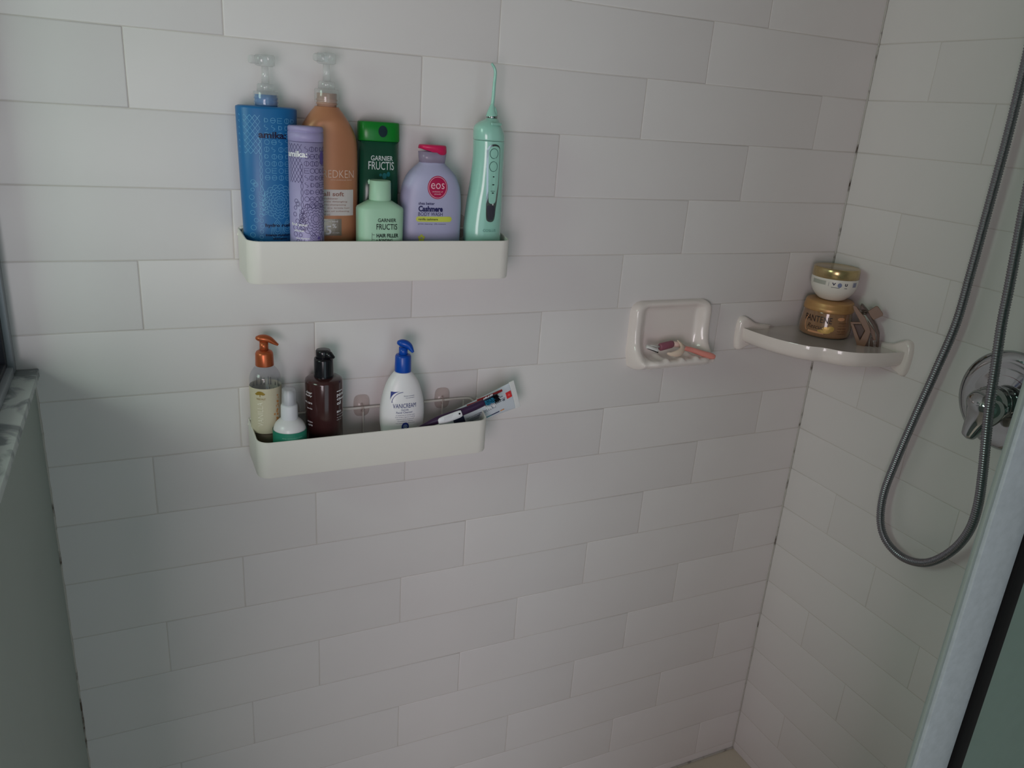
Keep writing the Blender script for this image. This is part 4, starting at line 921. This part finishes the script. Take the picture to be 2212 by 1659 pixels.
# ------------------------------------------------------------------ ceramic corner shelf
ZS = 1.1865; R0 = .228
t = thing('corner_shelf', 'white ceramic corner shelf holding jars and hair claw clip', 'shelf', (XR, 0, ZS))
def rim_r(a):
    n = 2.35; c, s = abs(math.cos(a)), abs(math.sin(a)); r = R0 / ((c ** n + s ** n) ** (1 / n))
    d = (math.degrees(a) - 46) / 5.0; return r - .0075 * math.exp(-d * d) + .003 * math.exp(-((math.degrees(a) - 60) / 6) ** 2)
bm = NB(); NA = 72; prof = [(-.016, .000), (-.013, .0010), (-.0035, .0045), (-.0005, .0050), (.0, .0035), (-.0005, -.010), (-.003, -.020), (-.012, -.027), (-.030, -.028)]
rings = []
for i in range(NA + 1):
    a = PI / 2 * i / NA; r = rim_r(a); c, s = math.cos(a), math.sin(a)
    if i == 0: c, s = 1, 0.0
    pts = [Vector((0, 0, 0))] + [Vector((-(r + dr_) * c, -(r + dr_) * s, dz)) for dr_, dz in prof] + [Vector((0, 0, -.028))]
    rings.append(pts)
skin(bm, rings, False, False, closed=False); bmesh.ops.remove_doubles(bm, verts=bm.verts, dist=1e-5); bmesh.ops.recalc_face_normals(bm, faces=bm.faces)
obj('tray', bm, M_CERAM, t, ang=1.2)
def end_plate(flip):
    bm = NB(); secs = []
    za, zb_ = .028, -.044
    out = [(.226, za, .002), (.234, za - .006, .004), (.236, -.010, .007), (.234, -.034, .006), (.228, zb_, .003)]
    # profile along the wall (distance from corner, z) thick d off the wall
    P2 = spline([Vector(p) for p in ((.150, .006, .0), (.190, .012, 0), (.213, .024, 0), (.226, za, 0), (.236, za - .008, 0), (.2385, -.008, 0), (.236, -.034, 0), (.229, zb_, 0), (.215, zb_ + .004, 0), (.190, -.031, 0), (.150, -.026, 0))], 4)
    ctr = Vector((.205, -.008, 0)); rr_ = []
    for k, d in ((1.0, 0.0), (1.0, .005), (.93, .0105), (.8, .012)): rr_.append([ctr + (p - ctr) * k + Vector((0, 0, d)) for p in P2])
    V = []
    for ring in rr_:
        V.append([Vector((-p.x, -p.z, p.y)) if not flip else Vector((-p.z, -p.x, p.y)) for p in ring])
    skin(bm, V); bmesh.ops.recalc_face_normals(bm, faces=bm.faces); obj('end_plate', bm, M_CERAM, t, ang=1.2)
end_plate(False); end_plate(True)

# jars stacked on the corner shelf
ju, jy = 1.2975, -.0665
def sPX(p): return FPX / ((Vector(p) - C0).dot(FW))
def vpx(px, py, c):                       # point of the vertical plane facing the camera through c
    nrm = Vector((c.x - C0.x, c.y - C0.y, 0)).normalized(); d = ray(px, py); return C0 + d * ((Vector(c) - C0).dot(nrm) / d.dot(nrm))
jc = Vector((ju, jy, ZS)); face = math.atan2(ju - C0.x, jy - C0.y)   # turn local -y towards the camera
rz_ = -face
wj = (vpx(1838, 700, jc) - vpx(1721, 700, jc)).length / 2 * .97
zz = lambda px, py: vpx(px, py, jc).z - ZS
k = wj
zl = zz(1785, 683); zt_ = zz(1792, 656)
JB = ZS + .0008
t = thing('jar', 'wide brown translucent hair mask jar with gold lid standing on corner shelf', 'jar', (ju, jy, JB), (0, 0, rz_))
zlid = .0560; ztop = .0720
B = Body([(z, r, r, 2) for z, r in ((0, k * .90), (.002, k * .97), (.006, k * .995), (.020, k * 1.0), (zlid - .006, k * .93), (zlid, k * .91))])
obj('body', B.mesh(56), mat('brown_gel_jar', (140, 106, 78), .12, var=.15, scale=28, coat=.5), t)
M_GOLD = mat('gold_lid', (186, 142, 92), .38, .35, var=.03)
bm = NB(); lathe(bm, [(zlid - .004, k * .955), (zlid - .003, k * .965), (zlid + .004, k * .955), (zlid + .005, k * .94), (ztop - .004, k * .925), (ztop - .001, k * .90), (ztop, k * .87)], 56); obj('lid', bm, M_GOLD, t, ang=.5)
bm = NB(); text(bm, B, 'PANTENE', -.017, .0375, .058, .0125, .002, off=.0008); text(bm, B, 'Rescue', -.018, .0220, .034, .0090, -.005, off=.0008, slant=.3)
obj('lettering', bm, mat('ink_maroon', (34, 10, 10), .45), t, flat=True)
bm = NB(); 
for i in range(5): text(bm, B, ('miracle shot', 'pro-v blend', 'intensive', 'hair mask', 'repair')[i], .036, .034 - i * .0055, .020, .0022, 0, off=.0008)
obj('small_print', bm, mat('ink_brown_dark', (66, 40, 28), .5), t, flat=True)
bm = NB(); 
for a, b_, ru, rz2 in ((.004, .0175, .010, .007), (.012, .021, .007, .006), (.0, .0145, .013, .004)): disc(bm, B, a, b_, ru, rz2, .0005 + a * .01, 20)
obj('gold_print', bm, mat('ink_jar_gold', (190, 156, 88), .35, .3), t, flat=True)
bm = NB(); 
line(bm, B, circ(-.034, .026, .009, .016, 20, PI * .6, PI * 1.4), .0018, .0003); patch(bm, B, (-.033, .0, .0085, .0125), .0003, 8, 1); disc(bm, B, .030, .042, .008, .0035, .0005)
obj('peach_print', bm, mat('ink_jar_peach', (206, 150, 110), .4), t, flat=True)
jc2 = Vector((ju + .004, jy + .003, 0)); 
t = thing('jar', 'white bowl shaped hair mask jar with gold lid stacked on the brown jar', 'jar', (jc2.x, jc2.y, JB + ztop + .0004), (0, 0, rz_))
k2 = (vpx(1843, 615, Vector((jc2.x, jc2.y, 1.3))) - vpx(1738, 615, Vector((jc2.x, jc2.y, 1.3)))).length / 2 * .985
B = Body(Body([(z, r, r, 2) for z, r in ((0, k2 * .42), (.0012, k2 * .52), (.006, k2 * .66), (.014, k2 * .82), (.024, k2 * .94), (.034, k2 * .99), (.044, k2 * 1.0), (.0470, k2 * .99))], 3).secs)
obj('body', B.mesh(56), mat('white_jar', (222, 216, 208), .35, var=.02), t)
bm = NB(); lathe(bm, [(.0470, k2 * .985), (.0475, k2 * 1.0), (.0640, k2 * .985), (.0665, k2 * .96), (.0672, k2 * .93), (.0668, k2 * .90), (.0675, 0.001)], 56); obj('lid', bm, mat('gold_lid_bright', (184, 162, 118), .22, .7, var=.02), t, ang=.5)
bm = NB(); text(bm, B, 'V', .000, .0385, .0075, .0055, .05, off=.0008); text(bm, B, 'U', .0245, .0385, .0055, .0055, .05, off=.0008)
line(bm, B, [(-.004, .0315), (.012, .0315)], .0008, .0007); line(bm, B, [(.0215, .0315), (.0275, .0315)], .0008, .0007); line(bm, B, [(-.010, .033), (-.010, .041)], .0004, .0007)
obj('lettering', bm, mat('ink_jar_navy', (34, 36, 66), .5), t, flat=True)
bm = NB(); disc(bm, B, .0115, .037, .0042, .0046, .0008); 
for i in range(9): patch(bm, B, (.0405 + i * .0012, .0411 + i * .0012 + (.0003 if i % 3 else 0), .0335, .0430), .0007, 1, 2)
obj('stamp_print', bm, mat('ink_jar_blue', (120, 128, 160), .5), t, flat=True)
bm = NB(); patch(bm, B, (-.048, -.016, .0345, .0425), .0006, 10, 1); obj('grey_band', bm, mat('ink_jar_grey', (168, 168, 158), .5), t, flat=True)

# ------------------------------------------------------------------ brown claw clip
cc = Vector((1.305, -.158, ZS)); nv = Vector((cc.x - C0.x, cc.y - C0.y, 0)).normalized()
t = thing('hair_clip', 'brown claw hair clip standing beside the brown jar on corner shelf', 'hair clip', cc)
M_CL = mat('clip_brown', (120, 88, 64), .35, var=.08); M_CD = mat('clip_dark', (74, 50, 34), .4, var=.08)
def K(cx_, cy_, d=0.0): # crop coordinates of the clip -> point at depth d behind the clip's facing plane
    px, py = 1700 + cx_ / 7.2125, 550 + cy_ / 7.2125; r = ray(px, py); p = C0 + r * (((cc - C0).dot(nv) + d) / r.dot(nv)); return p - cc
def slab(name, pts, d0, th, m, parent, bend=0.0):
    bm = NB(); P3 = [K(a, b_, d0 + (c_[0] if c_ else 0)) for a, b_, *c_ in pts]; extrude_poly(bm, P3, nv * th)
    bmesh.ops.bevel(bm, geom=bm.edges[:], offset=.0005, segments=1, affect='EDGES'); return obj(name, bm, m, parent)
zb0 = 1500
j1 = slab('front_jaw', [(1025, 790), (1075, 805), (1150, 905), (1215, 975), (1262, 1080), (1302, 1200), (1255, 1345), (1185, 1498), (1110, 1490), (1045, 1260), (985, 1060), (1028, 1062), (1075, 1180), (1135, 1340), (1215, 1190), (1150, 1068), (1095, 960), (1040, 860)], 0, .0035, M_CL, t)
slab('tooth', [(985, 1050), (1150, 1052), (1165, 1082), (1000, 1084)], -.001, .003, M_CL, j1)
slab('tooth', [(1180, 1500), (1290, 1220), (1310, 1235), (1270, 1360), (1262, 1500)], .004, .003, M_CD, j1)
slab('tooth', [(1275, 1500), (1300, 1300), (1330, 1290), (1350, 1500)], .008, .003, M_CD, j1)
j2 = slab('back_jaw', [(1150, 790), (1180, 800), (1290, 930), (1340, 1030), (1400, 1130), (1440, 1250), (1432, 1400), (1405, 1515), (1370, 1512), (1395, 1380), (1395, 1250), (1345, 1120), (1260, 990), (1200, 905), (1145, 860)], .012, .022, M_CD, t)
slab('tooth', [(1250, 1010), (1370, 1200), (1385, 1330), (1340, 1340), (1300, 1180)], .014, .003, M_CL, j2)
slab('tooth', [(1010, 1090), (1160, 1090), (1215, 1190), (1140, 1335)], .012, .003, M_CD, j2)
slab('thumb_tab', [(1262, 885), (1385, 805), (1420, 812), (1498, 925), (1490, 955), (1345, 1020), (1300, 960)], .010, .004, M_CL, j2)
bm = NB()
for i in range(3): 
    tube(bm, [K(1190 + i * 14 + 28 * math.cos(a), 905 + 28 * math.sin(a), .004 + i * .002) for a in [2 * PI * q / 14 for q in range(15)]], .0009, 6)
obj('spring', bm, mat('spring_metal', (90, 80, 70), .3, .8), t)

# ------------------------------------------------------------------ shower valve
vc = Vector((XR, -.436, 1.167)); RV = .088
t = thing('shower_valve', 'round chrome shower valve with lever handle on right wall', 'faucet', vc, (0, 0, -PI / 2))   # local -y points into the room
def lathe_y(bm, prof, seg=48):
    skin(bm, [[Vector((r * math.cos(2 * PI * i / seg), -d, r * math.sin(2 * PI * i / seg))) for i in range(seg)] for d, r in prof]); bmesh.ops.recalc_face_normals(bm, faces=bm.faces)
bm = NB(); lathe_y(bm, [(0, RV), (.003, RV), (.007, RV * .97), (.011, RV * .88), (.0125, RV * .78), (.0115, RV * .70), (.0120, RV * .62), (.0150, RV * .40), (.0160, RV * .30)], 64); obj('escutcheon', bm, M_CHROME, t, ang=1.5)
bm = NB(); lathe_y(bm, [(.014, .027), (.030, .026), (.032, .024)], 40); obj('sleeve', bm, M_CHROME, t)
bm = NB(); lathe_y(bm, [(.028, .026), (.031, .030), (.038, .031), (.050, .030), (.062, .024), (.072, .012), (.074, .004)], 40); hb = obj('hub', bm, M_CHROME, t, ang=1.5)
# lever: swings down to the left (towards the back wall)
tip = PX(2088, 945, XR - .065) - vc; tipL = Vector((-tip.y, 0, tip.z))
tl = Vector((-(tip.y), 0, tip.z)); L0 = Vector((0, -.052, 0)); d_ = Vector((tl.x, 0, tl.z))
pts = [L0 - d_ * .30, L0 - d_ * .20, L0, L0 + d_ * .25, L0 + d_ * .55 + Vector((0, -.004, 0)), L0 + d_ * .85 + Vector((0, -.010, 0)), L0 + d_ * .97 + Vector((0, -.012, 0)), L0 + d_ * 1.02 + Vector((0, -.013, 0))]
bm = NB(); tube(bm, spline(pts, 6), [max(.001, v.x) for v in spline([Vector((r, 0, 0)) for r in (.012, .026, .034, .031, .0215, .0145, .0105, .003)], 6)], 28, True, .85); obj('lever', bm, M_CHROME, t, ang=2)
bm = NB(); skin(bm, [[Vector(((RV * .52) * math.cos(a) , -.0128 - w_, (RV * .52) * math.sin(a))) for a in [PI * .30 + PI * .3 * i / 14 for i in range(15)]] for w_ in (0, .002)], False, False, closed=False); obj('red_mark', bm, mat('red_mark', (150, 20, 36), .4), t, flat=True)

# ------------------------------------------------------------------ shower hose: ringed metal
hp = [(2232, 60, 1.318), (2212, 150, 1.322), (2178, 290, 1.324), (2135, 450, 1.326), (2097, 590, 1.328), (2065, 700, 1.330), (2022, 800, 1.330), (1977, 900, 1.330), (1938, 990, 1.330), (1911, 1060, 1.330), (1902, 1115, 1.328), (1908, 1155, 1.326), (1928, 1186, 1.323), (1958, 1208, 1.319), (1996, 1216, 1.314), (2033, 1205, 1.308), (2070, 1178, 1.300), (2097, 1140, 1.292), (2113, 1090, 1.284), (2122, 1030, 1.276), (2129, 960, 1.268), (2137, 880, 1.262), (2149, 800, 1.258), (2164, 700, 1.256), (2180, 620, 1.256), (2197, 530, 1.256), (2212, 450, 1.256), (2236, 330, 1.258)]
pts = [PX(*q) for q in hp]
top = Vector((1.28, -.40, 1.98))
ext = [Vector((pts[0].x, pts[0].y + .0, pts[0].z)) + (pts[0] - pts[2]).normalized() * .10]; ext2 = [pts[-1] + (pts[-1] - pts[-3]).normalized() * .10]
fine = spline(ext + pts + ext2, 40); acc = [0]
for a, b_ in zip(fine, fine[1:]): acc.append(acc[-1] + (b_ - a).length)
TOT = acc[-1]; pitch = .0043; n = int(TOT / pitch * 4); res = []; j = 0
for i in range(n + 1):
    s = TOT * i / n
    while j < len(acc) - 2 and acc[j + 1] < s: j += 1
    tt = (s - acc[j]) / max(1e-9, acc[j + 1] - acc[j]); res.append(fine[j].lerp(fine[j + 1], tt))
o0 = pts[14]
t = thing('shower_hose', 'ringed metal shower hose hanging in a loop on the right', 'hose', o0)
bm = NB(); tube(bm, [p - o0 for p in res], [(.0080, .0080, .0069, .0069)[i % 4] for i in range(len(res))], 14); obj('ringed_tube', bm, M_HOSE, t, ang=.35)
